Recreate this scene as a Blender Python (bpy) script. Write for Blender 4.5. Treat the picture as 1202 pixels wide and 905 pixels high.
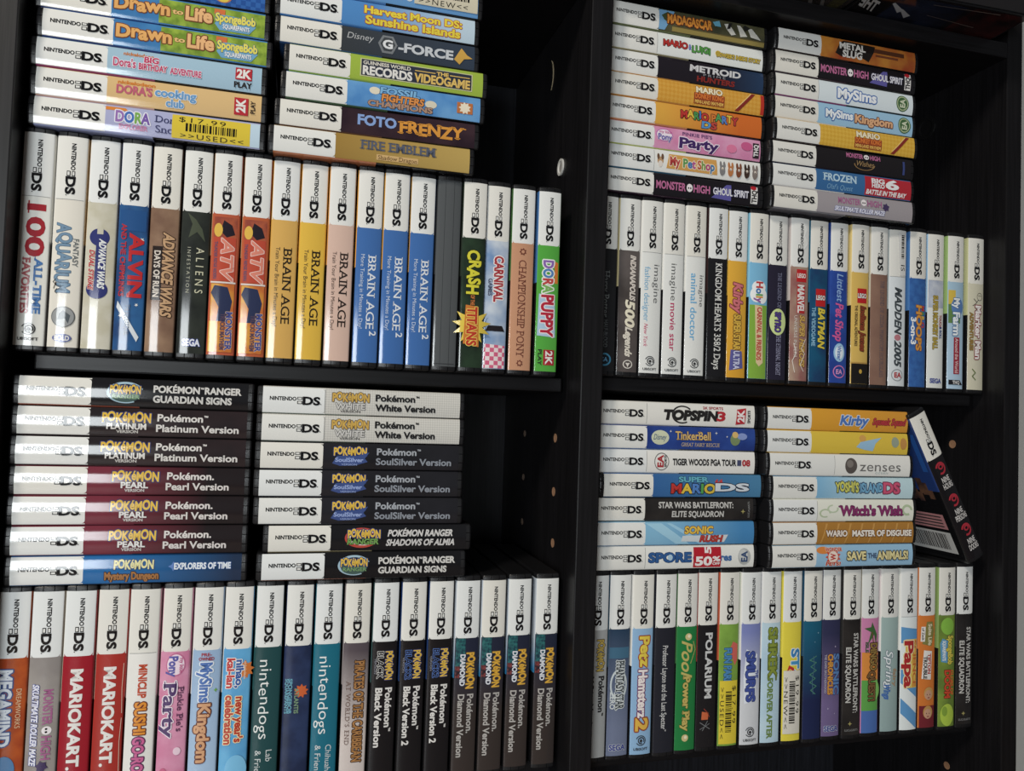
import bpy, bmesh, math, random
from mathutils import Matrix, Vector
for o in list(bpy.data.objects):
    bpy.data.objects.remove(o)
SC = bpy.context.scene
COL = SC.collection
MM = 0.001
rnd = random.Random(11)

# ------------------------------------------------------------------ camera
def cam_matrix(pos, pitch, roll, yaw):
    R = (Matrix.Rotation(math.radians(yaw), 3, 'Z') @ Matrix.Rotation(math.radians(pitch), 3, 'X')
         @ Matrix.Rotation(math.radians(roll), 3, 'Y'))
    r, f, u = R.col[0], R.col[1], R.col[2]
    m = Matrix.Identity(4)
    for i in range(3):
        m[i][0] = r[i]; m[i][1] = u[i]; m[i][2] = -f[i]; m[i][3] = pos[i]
    return m
cam = bpy.data.objects.new('camera', bpy.data.cameras.new('camera'))
COL.objects.link(cam)
cam.data.sensor_width = 36.0
cam.data.lens = 900.0 / 1202.0 * 36.0
cam.data.clip_start = 0.01
cam.matrix_world = cam_matrix((-0.22323, -0.51573, -0.04094), 2.2076, -1.9526, -15.3936)
SC.camera = cam

# ------------------------------------------------------------------ light
SC.view_settings.view_transform = 'Standard'
SC.view_settings.look = 'None'
SC.view_settings.gamma = 1.0
SC.view_settings.use_curve_mapping = False
SC.view_settings.exposure = 0.04
W = bpy.data.worlds.new('room_light'); SC.world = W
W.use_nodes = True
W.node_tree.nodes['Background'].inputs[0].default_value = (0.93, 0.97, 1.0, 1)
W.node_tree.nodes['Background'].inputs[1].default_value = 0.055

def area(name, loc, target, sx, sy, power, color):
    l = bpy.data.lights.new(name, 'AREA'); l.shape = 'RECTANGLE'
    l.size = sx; l.size_y = sy; l.energy = power; l.color = color
    o = bpy.data.objects.new(name, l); COL.objects.link(o)
    o.location = loc
    o.rotation_euler = (Vector(target) - Vector(loc)).to_track_quat('-Z', 'Y').to_euler()
    return o
# daylight window of the room, behind and a little left of the camera
area('window_daylight', (-0.98, -1.75, -0.08), (-0.35, 0, 0.0), 0.58, 0.64, 20.5, (0.92, 0.975, 1.0))
# warm ceiling lamp to the upper left
area('ceiling_lamp', (-1.42, -1.32, 1.52), (0.0, 0, 0.0), 0.32, 0.32, 27.5, (1.0, 0.92, 0.81))

# ------------------------------------------------------------------ materials
def lin(c):
    c = c / 255.0
    return c / 12.92 if c <= 0.04045 else ((c + 0.055) / 1.055) ** 2.4
def rgb(c, k=1.0):
    if k != 1.0 and max(c) < 90:      # dark inks print deeper than they photograph under the film
        k *= 0.62 + 0.38 * max(c) / 90.0
    return (min(1, lin(c[0]) * k), min(1, lin(c[1]) * k), min(1, lin(c[2]) * k), 1.0)
MATS = {}
FILM = 0.10
GAIN = 1.05
def base_mat(name, rough, spec=0.5, coat=0.0):
    m = bpy.data.materials.new(name); m.use_nodes = True
    b = m.node_tree.nodes['Principled BSDF']
    b.inputs['Roughness'].default_value = rough
    b.inputs['Specular IOR Level'].default_value = spec
    b.inputs['Coat Weight'].default_value = coat
    return m, b, m.node_tree
def film_bump(nt, b, strength=0.03):
    n = nt.nodes.new('ShaderNodeTexNoise'); n.inputs['Scale'].default_value = 130.0
    n.inputs['Detail'].default_value = 1.0
    tc = nt.nodes.new('ShaderNodeTexCoord')
    mp = nt.nodes.new('ShaderNodeMapping'); mp.inputs['Scale'].default_value = (0.35, 1, 1)
    nt.links.new(tc.outputs['Object'], mp.inputs['Vector'])
    nt.links.new(mp.outputs['Vector'], n.inputs['Vector'])
    bu = nt.nodes.new('ShaderNodeBump'); bu.inputs['Strength'].default_value = strength
    bu.inputs['Distance'].default_value = 0.001
    nt.links.new(n.outputs['Fac'], bu.inputs['Height'])
    nt.links.new(bu.outputs['Normal'], b.inputs['Normal'])
def soften(c):
    l = 0.3 * c[0] + 0.59 * c[1] + 0.11 * c[2]
    return tuple(int(round(l + (x - l) * 0.9)) for x in c)
def ink(c):
    """printed colour under the clear film"""
    c = soften(c)
    key = ('ink',) + tuple(c)
    if key not in MATS:
        m, b, nt = base_mat('print_%02x%02x%02x' % tuple(c), FILM)
        b.inputs['Base Color'].default_value = rgb(c, GAIN)
        film_bump(nt, b)
        MATS[key] = m
    return MATS[key]
def art(spec):
    """flat (r,g,b) | ('mix',c1,c2,scale) mottled | ('grad',c1,c2[,u0,u1]) along the spine | ('check',c1,c2,n)"""
    if not isinstance(spec[0], str):
        return ink(spec)
    key = ('art',) + tuple(spec)
    if key in MATS:
        return MATS[key]
    m, b, nt = base_mat('artwork_print', FILM)
    tc = nt.nodes.new('ShaderNodeTexCoord')
    mx = nt.nodes.new('ShaderNodeMix'); mx.data_type = 'RGBA'
    mx.inputs[6].default_value = rgb(soften(spec[1]), GAIN); mx.inputs[7].default_value = rgb(soften(spec[2]), GAIN)
    if spec[0] == 'mix':
        n = nt.nodes.new('ShaderNodeTexNoise'); n.inputs['Scale'].default_value = spec[3]
        n.inputs['Detail'].default_value = 3.0
        nt.links.new(tc.outputs['Object'], n.inputs['Vector'])
        r = nt.nodes.new('ShaderNodeValToRGB')
        r.color_ramp.elements[0].position = 0.38; r.color_ramp.elements[1].position = 0.62
        nt.links.new(n.outputs['Fac'], r.inputs['Fac'])
        nt.links.new(r.outputs['Color'], mx.inputs[0])
    elif spec[0] == 'grad':
        u0, u1 = (spec[3], spec[4]) if len(spec) > 4 else (39, 129.5)
        sx = nt.nodes.new('ShaderNodeSeparateXYZ'); nt.links.new(tc.outputs['Object'], sx.inputs[0])
        mr = nt.nodes.new('ShaderNodeMapRange')
        mr.inputs['From Min'].default_value = (u0 + 3.5) * MM; mr.inputs['From Max'].default_value = (u1 + 3.5) * MM
        nt.links.new(sx.outputs['X'], mr.inputs['Value'])
        nt.links.new(mr.outputs['Result'], mx.inputs[0])
    elif spec[0] == 'check':
        ck = nt.nodes.new('ShaderNodeTexChecker'); ck.inputs['Scale'].default_value = spec[3]
        mp = nt.nodes.new('ShaderNodeMapping'); mp.inputs['Rotation'].default_value = (0, math.radians(spec[4] if len(spec) > 4 else 0), 0)
        mp.inputs['Scale'].default_value = (1, 0.001, 1)
        mp.inputs['Location'].default_value = (0.0, 0.0001, 0.0003)
        nt.links.new(tc.outputs['Object'], mp.inputs['Vector'])
        nt.links.new(mp.outputs['Vector'], ck.inputs['Vector'])
        nt.links.new(ck.outputs['Fac'], mx.inputs[0])
    nt.links.new(mx.outputs[2], b.inputs['Base Color'])
    film_bump(nt, b)
    MATS[key] = m
    return m
def plain(name, c, rough, spec=0.5):
    key = ('plain', name)
    if key not in MATS:
        m, b, nt = base_mat(name, rough, spec)
        b.inputs['Base Color'].default_value = rgb(c)
        MATS[key] = m
    return MATS[key]
def header_mat():
    key = ('header',)
    if key not in MATS:
        m, b, nt = base_mat('white_header_print', FILM)
        oi = nt.nodes.new('ShaderNodeObjectInfo')
        mx = nt.nodes.new('ShaderNodeMix'); mx.data_type = 'RGBA'
        mx.inputs[6].default_value = rgb((230, 232, 231)); mx.inputs[7].default_value = rgb((229, 226, 217))
        nt.links.new(oi.outputs['Random'], mx.inputs[0])
        nt.links.new(mx.outputs[2], b.inputs['Base Color'])
        film_bump(nt, b)
        MATS[key] = m
    return MATS[key]
def shell_mat():
    key = ('shell',)
    if key not in MATS:
        m, b, nt = base_mat('black_case_plastic', 0.34, 0.5)
        b.inputs['Base Color'].default_value = rgb((27, 27, 29))
        n = nt.nodes.new('ShaderNodeTexNoise'); n.inputs['Scale'].default_value = 900.0
        bu = nt.nodes.new('ShaderNodeBump'); bu.inputs['Strength'].default_value = 0.12
        bu.inputs['Distance'].default_value = 0.0004
        nt.links.new(n.outputs['Fac'], bu.inputs['Height']); nt.links.new(bu.outputs['Normal'], b.inputs['Normal'])
        MATS[key] = m
    return MATS[key]
def wood_mat(name, c, axis='Z'):
    key = ('wood', name)
    if key not in MATS:
        m, b, nt = base_mat(name, 0.42, 0.3)
        tc = nt.nodes.new('ShaderNodeTexCoord')
        mp = nt.nodes.new('ShaderNodeMapping')
        mp.inputs['Scale'].default_value = {'Z': (1, 1, 0.035), 'X': (0.035, 1, 1)}[axis]
        n = nt.nodes.new('ShaderNodeTexNoise'); n.inputs['Scale'].default_value = 420.0; n.inputs['Detail'].default_value = 4.0
        nt.links.new(tc.outputs['Object'], mp.inputs['Vector']); nt.links.new(mp.outputs['Vector'], n.inputs['Vector'])
        r = nt.nodes.new('ShaderNodeValToRGB')
        r.color_ramp.elements[0].position = 0.3; r.color_ramp.elements[1].position = 0.75
        r.color_ramp.elements[0].color = rgb([x * 0.72 for x in c]); r.color_ramp.elements[1].color = rgb([x * 1.2 for x in c])
        nt.links.new(n.outputs['Fac'], r.inputs['Fac']); nt.links.new(r.outputs['Color'], b.inputs['Base Color'])
        bu = nt.nodes.new('ShaderNodeBump'); bu.inputs['Strength'].default_value = 0.15; bu.inputs['Distance'].default_value = 0.0005
        nt.links.new(n.outputs['Fac'], bu.inputs['Height']); nt.links.new(bu.outputs['Normal'], b.inputs['Normal'])
        MATS[key] = m
    return MATS[key]

# ------------------------------------------------------------------ object helpers
def link_mesh(name, bm, mats, parent=None, smooth=False):
    me = bpy.data.meshes.new(name); bm.to_mesh(me); bm.free()
    for m in (mats if isinstance(mats, (list, tuple)) else [mats]):
        me.materials.append(m)
    if smooth:
        for p in me.polygons: p.use_smooth = True
    o = bpy.data.objects.new(name, me); COL.objects.link(o)
    if parent: o.parent = parent
    return o
def empty(name, loc, label, cat, group=None):
    o = bpy.data.objects.new(name, None); COL.objects.link(o)
    o.empty_display_size = 0.02
    o.location = loc; o['label'] = label; o['category'] = cat
    if group: o['group'] = group
    return o
def box(bm, a, b, mi=0):
    vs = [bm.verts.new((x, y, z)) for x in (a[0], b[0]) for y in (a[1], b[1]) for z in (a[2], b[2])]
    for f in ((0, 1, 3, 2), (4, 6, 7, 5), (0, 4, 5, 1), (2, 3, 7, 6), (0, 2, 6, 4), (1, 5, 7, 3)):
        bm.faces.new([vs[i] for i in f]).material_index = mi
def panel(name, a, b, mat, parent, bev=0.0008):
    bm = bmesh.new(); box(bm, [x * MM for x in a], [x * MM for x in b])
    bmesh.ops.recalc_face_normals(bm, faces=bm.faces)
    if bev:
        bmesh.ops.bevel(bm, geom=bm.edges[:], offset=bev, segments=2, affect='EDGES', profile=0.6)
    return link_mesh(name, bm, mat, parent)

# ------------------------------------------------------------------ the room and the bookcase
BLK = (22, 21, 23)
wood = wood_mat('black_wood_upright', BLK, 'Z')
woodx = wood_mat('black_wood_shelf', BLK, 'X')
bm = bmesh.new(); box(bm, (-2.2, 0.203, -0.64), (2.2, 0.30, 1.9))
o = link_mesh('wall_back', bm, plain('grey_wall_paint', (214, 211, 204), 0.8)); o['kind'] = 'structure'
bm = bmesh.new(); box(bm, (-2.2, -3.2, -0.72), (2.2, 0.30, -0.64))
o = link_mesh('floor', bm, plain('brown_floor', (105, 85, 70), 0.5)); o['kind'] = 'structure'

BC = empty('bookcase', (0, 0, 0), 'tall black wooden bookcase with one upright divider, filled with game cases', 'bookcase')
Z0, Z1 = -640, 640
XL, XD0, XD1, XR = -392.0, -34.7, -18.5, 339.0
YF, YB = -12.0, 190.0
panel('side_panel', (XL - 16, YF, Z0), (XL, YB, Z1), wood, BC)
DIV = panel('divider_panel', (XD0, YF, Z0), (XD1, YB, Z1), wood, BC)
RSP = panel('side_panel', (XR, YF, Z0), (XR + 15.7, YB, Z1), wood, BC)
panel('back_panel', (XL - 16, YB + 0.1, Z0), (XR + 15.7, YB + 6, Z1), wood_mat('dark_back_board', (32, 33, 38), 'Z'), BC, 0)
for xa, xb in ((XL, XD0), (XD1, XR)):
    panel('fixed_shelf', (xa, YF + 0.2, 274.0), (xb, YB, 287.0), woodx, BC)
    panel('top_board', (xa, YF + 0.2, Z1 - 18), (xb, YB, Z1), woodx, BC)
    panel('bottom_board', (xa, YF + 6, Z0), (xb, YB, Z0 + 60), woodx, BC)
ZS = {'L1': -12.6, 'R1': -9.8, 'L2': -289.1, 'R2': -287.9}
for k, (xa, xb) in {'L1': (-383.0, -37.6), 'R1': (-16.5, 337.5), 'L2': (-383.0, -37.6), 'R2': (-16.5, 337.5)}.items():
    panel('shelf', (xa, 20, ZS[k] - 10.2), (xb, YB, ZS[k]), woodx, BC, 0.0012)
def disc(name, center, r, mat, parent, axis=(-1, 0, 0), ring=0.0, depth=0.6, mat2=None):
    bm = bmesh.new()
    c = Vector(center) * MM
    q = Vector((0, 0, 1)).rotation_difference(Vector(axis)).to_matrix().to_4x4()
    n = 20
    prof = [(r, 0), (r, depth), (r * 0.72, depth), (r * 0.6, depth * 0.35)]
    rows = []
    for (rr, d) in prof:
        rows.append([bm.verts.new(c + q @ Vector((rr * MM * math.cos(6.2832 * i / n), rr * MM * math.sin(6.2832 * i / n), d * MM))) for i in range(n)])
    for a, b in zip(rows, rows[1:]):
        for i in range(n):
            bm.faces.new((a[i], a[(i + 1) % n], b[(i + 1) % n], b[i]))
    f = bm.faces.new(rows[-1]); f.material_index = 1 if mat2 else 0
    return link_mesh(name, bm, [mat] + ([mat2] if mat2 else []), parent)
raw = plain('raw_chipboard', (150, 112, 84), 0.8)
for y, z in ((39.5, -57.3), (39.5, -98.0), (38.0, -136.5)):
    disc('pin_hole', (XD0, y, z), 3.4, raw, DIV, (-1, 0, 0), depth=0.25)
for y, z in ((122, -56.5), (122, -94.0), (121, -132.0)):
    disc('pin_hole', (XD0, y, z), 2.8, plain('raw_chipboard_dull', (92, 76, 64), 0.8), DIV, (-1, 0, 0), depth=0.25)
disc('screw_cap', (XD0, 46, 153.5), 6.6, plain('grey_white_plastic', (205, 203, 198), 0.4), DIV, (-1, 0, 0), depth=1.2, mat2=plain('cap_slot', (150, 147, 142), 0.5))
# crescent of bare chipboard round a half covered hole
bm = bmesh.new()
pts = [(math.radians(a), 15.0) for a in range(115, 236, 10)]
va, vb = [], []
for i, (a, r) in enumerate(pts):
    w = 1.6 * math.sin(math.pi * i / (len(pts) - 1)) + 0.35
    for rr, L in ((r, va), (r - w, vb)):
        L.append((bm.verts.new(((XD0 - 0.3) * MM, (85 + rr * 0.8 * math.cos(a)) * MM, (240 + rr * math.sin(a)) * MM)),
                  bm.verts.new(((XD0 + 0.1) * MM, (85 + rr * 0.8 * math.cos(a)) * MM, (240 + rr * math.sin(a)) * MM))))
for i in range(len(pts) - 1):
    bm.faces.new((va[i][0], va[i + 1][0], vb[i + 1][0], vb[i][0]))
    bm.faces.new((va[i][0], va[i][1], va[i + 1][1], va[i + 1][0]))
    bm.faces.new((vb[i][0], vb[i + 1][0], vb[i + 1][1], vb[i][1]))
bmesh.ops.recalc_face_normals(bm, faces=bm.faces)
link_mesh('chipped_hole_rim', bm, plain('pale_chip', (176, 160, 130), 0.7), DIV)
disc('pin_hole', (XR, 40, -53.5), 3.6, raw, RSP, (-1, 0, 0), depth=0.25)
disc('pin_hole', (XR, 42, -336), 3.2, raw, RSP, (-1, 0, 0), depth=0.25)
disc('cam_hole', (XR, 75, 245), 11, plain('black_hole_rim', (24, 23, 24), 0.35), RSP, (-1, 0, 0), depth=0.8)

# ------------------------------------------------------------------ lettering (built-in font, glyph by glyph)
GL = {}
def raw_text(s, off):
    cu = bpy.data.curves.new('t', 'FONT'); cu.body = s; cu.size = 1.0; cu.resolution_u = 3
    cu.offset = off; cu.fill_mode = 'FRONT'
    ob = bpy.data.objects.new('t', cu)
    me = bpy.data.meshes.new_from_object(ob)
    V = [(v.co.x, v.co.y) for v in me.vertices]; F = [tuple(p.vertices) for p in me.polygons]
    bpy.data.objects.remove(ob); bpy.data.curves.remove(cu); bpy.data.meshes.remove(me)
    return V, F
def width(V): return max(v[0] for v in V) - min(v[0] for v in V)
HV, _ = raw_text('H', 0.0)
CAP = max(v[1] for v in HV)
HH = width(raw_text('HH', 0.0)[0])
def glyph(ch, off):
    if ch in 'éÉ': off = min(off, 0.03)
    k = (ch, off)
    if k not in GL:
        if ch == ' ':
            GL[k] = ([], [], width(raw_text('H H', 0.0)[0]) - HH, 0, 0.2)
        else:
            V, F = raw_text(ch, off)
            ad = width(raw_text('H' + ch + 'H', 0.0)[0]) - HH
            if ch in '™':
                x0 = min(v[0] for v in V); y1 = max(v[1] for v in V)
                V = [((v[0] - x0) * .42 + .04, CAP + (v[1] - y1) * .42) for v in V]; ad *= .45
            GL[k] = (V, F, ad, min(v[0] for v in V), max(v[0] for v in V))
    return GL[k]
SERIF = {'A': 'b0 b1', 'B': 't0 b0', 'D': 't0 b0', 'E': 't0 b0', 'F': 't0 b0', 'G': '', 'H': 't0 t1 b0 b1', 'I': 'tm bm',
         'K': 't0 t1 b0 b1', 'L': 't0 b0', 'M': 't0 t1 b0 b1', 'N': 't0 t1 b0', 'P': 't0 b0', 'R': 't0 b0 b1', 'T': 'bm',
         'U': 't0 t1', 'V': 't0 t1', 'W': 't0 t1', 'X': 't0 t1 b0 b1', 'Y': 't0 t1 bm', '1': 'bm', 'i': 'bm', 'l': 'bm',
         'n': 'b0 b1', 'h': 'b0 b1', 'r': 'b0', 'm': 'b0 b1', 't': '', 'f': 'b0'}
def text_shapes(s, off, serif=False, gap=0.0):
    """list of (char_index, verts, faces) in em units, plus total advance and ink range"""
    x = 0.0; out = []; lo, hi = 1e9, -1e9
    for i, ch in enumerate(s):
        V, F, ad, a, b = glyph(ch, off)
        if F:
            VV = [(v[0] + x, v[1]) for v in V]; FF = list(F)
            if serif and ch in SERIF:
                for q in SERIF[ch].split():
                    sx = {'0': a + 0.06, '1': b - 0.06, 'm': (a + b) / 2}[q[1]] + x
                    y0, y1 = ((CAP - 0.06, CAP) if q[0] == 't' else (0, 0.06))
                    n = len(VV); VV += [(sx - 0.16, y0), (sx + 0.16, y0), (sx + 0.16, y1), (sx - 0.16, y1)]
                    FF.append((n, n + 1, n + 2, n + 3))
            out.append((i, VV, FF)); lo = min(lo, a + x); hi = max(hi, b + x)
        x += ad + gap
    return out, lo, hi

# ------------------------------------------------------------------ the game case
CL, LAB, CAPW = 136.5, 129.5, 3.5          # case length, printed length, black end
SP = 7.7; SAG = 0.95                        # half width and bulge of the printed spine
VL = [-7.7 + 1.1 * i for i in range(15)]
def sag(v):
    v = max(-SP, min(SP, v)); k = (v + 7.7) / 1.1; i = min(13, max(0, int(math.floor(k))))
    f = lambda q: SAG * (q / SP) ** 2
    return f(VL[i]) + (f(VL[i + 1]) - f(VL[i])) * (k - i)
def half_profile(h):
    c = [(SP, SAG)]
    for a in (25, 50, 75, 90):
        t = math.radians(a)
        c.append((SP + (h - SP) * math.sin(t), SAG + 2.2 * (1 - math.cos(t))))
    return c
def profile(h, notch=False):
    P = [(-v, y) for v, y in reversed(half_profile(h))]
    for v in VL[1:-1]:
        P.append((v, SAG * (v / SP) ** 2))
    P += half_profile(h)
    if notch:
        Q = []
        for v, y in P:
            Q.append((v, y))
        for c in (-3.0, 3.0):
            Q += [(c - 0.22, SAG * (c / SP) ** 2), (c, SAG * (c / SP) ** 2 + 0.9), (c + 0.22, SAG * (c / SP) ** 2)]
        P = sorted(Q, key=lambda q: (q[0], 0)) if True else Q
        # corners share |v| order, so restore the two ends
        L = [q for q in half_profile(h)]
        mid = sorted([q for q in Q if abs(q[0]) < SP - 0.01], key=lambda q: q[0])
        P = [(-v, y) for v, y in reversed(L)] + mid + L
    return P
SHELLS = {}
def shell_mesh(T):
    if T in SHELLS: return SHELLS[T]
    h = T / 2; P = profile(h, True)
    P = [(-h, 124.0)] + P + [(h, 124.0)]
    bm = bmesh.new(); rings = []
    for x, ins in ((0.0, 1.0), (0.35, 0.4), (1.2, 0.0), (CL - 1.2, 0.0), (CL - 0.35, 0.4), (CL, 1.0)):
        r = []
        for v, y in P:
            k = 1 - ins / h
            r.append(bm.verts.new((x * MM, min(124.0 - ins, y + ins) * MM, v * k * MM)))
        rings.append(r)
    n = len(P)
    for a, b in zip(rings, rings[1:]):
        for i in range(n):
            bm.faces.new((a[i], a[(i + 1) % n], b[(i + 1) % n], b[i]))
    bm.faces.new(rings[0]); bm.faces.new(rings[-1])
    bmesh.ops.recalc_face_normals(bm, faces=bm.faces)
    me = bpy.data.meshes.new('shell'); bm.to_mesh(me); bm.free()
    me.materials.append(shell_mat())
    SHELLS[T] = me
    return me
def sleeve(parent, T, mats, split=39.0):
    """paper cover under the film: back wrap, spine, front wrap. mats = header, art, back upper, back lower, front"""
    h = T / 2; P = [(-h, 118.0)] + profile(h) + [(h, 118.0)]
    off = 0.06
    bm = bmesh.new(); rings = []
    stations = sorted(set([0.0, 1.5, split, 66.0, LAB - 1.5, LAB]))
    for u in stations:
        r = []
        for v, y in P:
            k = 1 + (off / h if abs(v) > SP else 0)
            r.append(bm.verts.new(((u + CAPW) * MM, (y - off) * MM, v * k * MM)))
        rings.append(r)
    ns = 6      # faces of the corner on each side incl. wrap
    for (ua, a), (ub, b) in zip(zip(stations, rings), zip(stations[1:], rings[1:])):
        for i in range(len(P) - 1):
            f = bm.faces.new((a[i], a[i + 1], b[i + 1], b[i])); f.smooth = True
            if i < 4: f.material_index = 2 if ub <= 66.01 else 3
            elif i >= len(P) - 5: f.material_index = 4
            else: f.material_index = 0 if ub <= split + .01 else 1
    bmesh.ops.recalc_face_normals(bm, faces=bm.faces)
    o = link_mesh('printed_cover', bm, mats, parent)
    return o

class Print:
    """flat printed shapes (u along, v across) conformed to the bulged spine"""
    def __init__(s): s.bm = bmesh.new(); s.ly = s.bm.verts.layers.float.new('ly'); s.mats = []; s.L = 1
    def mi(s, c):
        m = art(c)
        if m not in s.mats: s.mats.append(m)
        return s.mats.index(m)
    def poly(s, pts, c, layer=None):
        l = s.L if layer is None else layer
        vs = [s.bm.verts.new((u, v, 0)) for u, v in pts]
        for q in vs: q[s.ly] = l
        try: s.bm.faces.new(vs).material_index = s.mi(c)
        except ValueError: pass
    def mesh(s, V, F, c, layer):
        vs = [s.bm.verts.new((u, v, 0)) for u, v in V]
        for q in vs: q[s.ly] = layer
        k = s.mi(c)
        for f in F:
            try: s.bm.faces.new([vs[i] for i in f]).material_index = k
            except ValueError: pass
    def build(s, parent, name, flat=None, thick=0.035):
        bm = s.bm
        for v in VL[1:-1]:
            bmesh.ops.bisect_plane(bm, geom=bm.verts[:] + bm.edges[:] + bm.faces[:], dist=1e-5,
                                   plane_co=(0, v, 0), plane_no=(0, 1, 0))
        nor = []
        for q in bm.verts:
            u, v, _ = q.co; l = q[s.ly]
            q.co = ((u + CAPW) * MM, (sag(v) - 0.06 - thick * (l + 0.6)) * MM, v * MM)
            d = 2 * SAG * v / SP ** 2; n = Vector((0, -1, d)).normalized(); nor.append(n)
        for f in bm.faces:
            f.smooth = True
            f.normal_update()
            if f.normal.y > 0: f.normal_flip()
        me = bpy.data.meshes.new(name); bm.to_mesh(me); bm.free()
        for m in s.mats: me.materials.append(m)
        me.normals_split_custom_set_from_vertices(nor)
        o = bpy.data.objects.new(name, me); COL.objects.link(o); o.parent = parent
        return o
def T(s, u0, u1, v, h, c, b=0.0, o=None, it=0.0, sf=False, rot=False, wav=0.0, gap=0.0, up=0.0):
    return ('T', s, u0, u1, v, h, c, b, o, it, sf, rot, wav, gap, up)
def R(u0, u1, v0, v1, c): return ('P', [(u0, v0), (u1, v0), (u1, v1), (u0, v1)], c)
def P(pts, c): return ('P', pts, c)
def E(u, v, ru, rv, c, hole=0.0, a0=0, a1=360): return ('E', u, v, ru, rv, c, hole, a0, a1)
def B(u0, u1, v0, v1, c=(35, 33, 30)): return ('B', u0, u1, v0, v1, c)
def star(u, v, r, n, c, k=0.5, ph=0.0):
    return P([(u + r * (1 if i % 2 == 0 else k) * math.cos(math.pi * i / n + ph), v + r * (1 if i % 2 == 0 else k) * math.sin(math.pi * i / n + ph)) for i in range(2 * n)], c)
def line(pts, w, c):
    out = []
    for (a, b), (p, q) in zip(pts, pts[1:]):
        d = math.hypot(p - a, q - b) or 1; nx, ny = -(q - b) / d * w / 2, (p - a) / d * w / 2
        ex, ey = (p - a) / d * w * .3, (q - b) / d * w * .3
        out.append(P([(a + nx - ex, b + ny - ey), (p + nx + ex, q + ny + ey), (p - nx + ex, q - ny + ey), (a - nx - ex, b - ny - ey)], c))
    return ('G', out)
def put(pr, items):
    for it_ in items:
        k = it_[0]
        if k == 'G': put(pr, it_[1]); continue
        if k == 'P': pr.L += 1; pr.poly(it_[1], it_[2], pr.L)
        elif k == 'E':
            _, u, v, ru, rv, c, hole, a0, a1 = it_
            pr.L += 1; n = 28
            A = [math.radians(a0 + (a1 - a0) * i / n) for i in range(n + 1)]
            if hole:
                for p, q in zip(A, A[1:]):
                    pr.poly([(u + ru * math.cos(p), v + rv * math.sin(p)), (u + ru * math.cos(q), v + rv * math.sin(q)),
                             (u + ru * hole * math.cos(q), v + rv * hole * math.sin(q)), (u + ru * hole * math.cos(p), v + rv * hole * math.sin(p))], c, pr.L)
            else:
                pr.poly([(u + ru * math.cos(a), v + rv * math.sin(a)) for a in (A[:-1] if a1 - a0 == 360 else A)], c, pr.L)
        elif k == 'B':
            _, u0, u1, v0, v1, c = it_
            pr.L += 1; rr = random.Random(int(u0 * 7 + u1)); x = u0
            while x < u1:
                w = rr.choice((0.45, 0.45, 0.9, 1.3)); pr.poly([(x, v0), (min(u1, x + w), v0), (min(u1, x + w), v1), (x, v1)], c, pr.L)
                x += w + rr.choice((0.45, 0.5, 0.9))
        elif k == 'T':
            _, s, u0, u1, v, h, c, b, o, it, sf, rot, wav, gap, up = it_
            b = min(b, 0.042)
            _, lo, hi = text_shapes(s, 0.0, sf, gap)
            sc = h / CAP; sx = (u1 - u0) / max(1e-6, hi - lo); uc = (u0 + u1) / 2
            shp, _, _ = text_shapes(s, b, sf, gap)
            passes = [(c, 0.0, 0.0)]
            if o:
                r = (o[1] * 0.75 + 0.012) * sc
                passes = [(o[0], r * math.cos(k * math.pi / 4), r * math.sin(k * math.pi / 4)) for k in range(8)] + passes
            pr.L += 1
            for n_, (col, ox, oy) in enumerate(passes):
                if n_ == len(passes) - 1: pr.L += 1
                for i, V, F in shp:
                    cc = col[i % len(col)] if isinstance(col, list) else col
                    dy = wav * (1 if i % 2 else -1) + up * i
                    if rot:   # reads across the spine of an upright case
                        VV = [(uc - (y - CAP / 2) * sc + ox, v + (x - (lo + hi) / 2) * sx + oy) for x, y in V]
                    else:
                        VV = [(u0 + (x - lo) * sx + it * (y - CAP / 2) * sc + ox, v + (y - CAP / 2) * sc + dy + oy) for x, y in V]
                    VV = [(max(-1, min(130.5, a)), max(-7.65, min(7.65, q))) for a, q in VV]
                    pr.mesh(VV, F, cc, pr.L + (n_ * 0.004 if n_ < len(passes) - 1 else 0))
INKG = (30, 30, 32)
def platform_mark():
    pr = Print()
    put(pr, [T('NINTENDO', 4.4, 20.8, 1.0, 2.3, INKG, b=0.035),
             R(21.4, 24.6, 0.5, 2.3, INKG), R(21.9, 24.1, 0.9, 1.9, (222, 222, 218)),
             R(21.4, 24.6, -2.3, -0.3, INKG), R(21.9, 24.1, -1.9, -0.7, (222, 222, 218)),
             T('DS', 25.2, 35.5, -0.1, 4.9, INKG, b=0.045), R(36.0, 36.6, -2.4, -1.9, INKG)])
    tmp = pr.build(None, 'platform_mark')
    me = tmp.data; bpy.data.objects.remove(tmp)
    return me
PLATFORM = platform_mark()
WHITE = (226, 225, 220); BLACK = (30, 29, 31)
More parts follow.
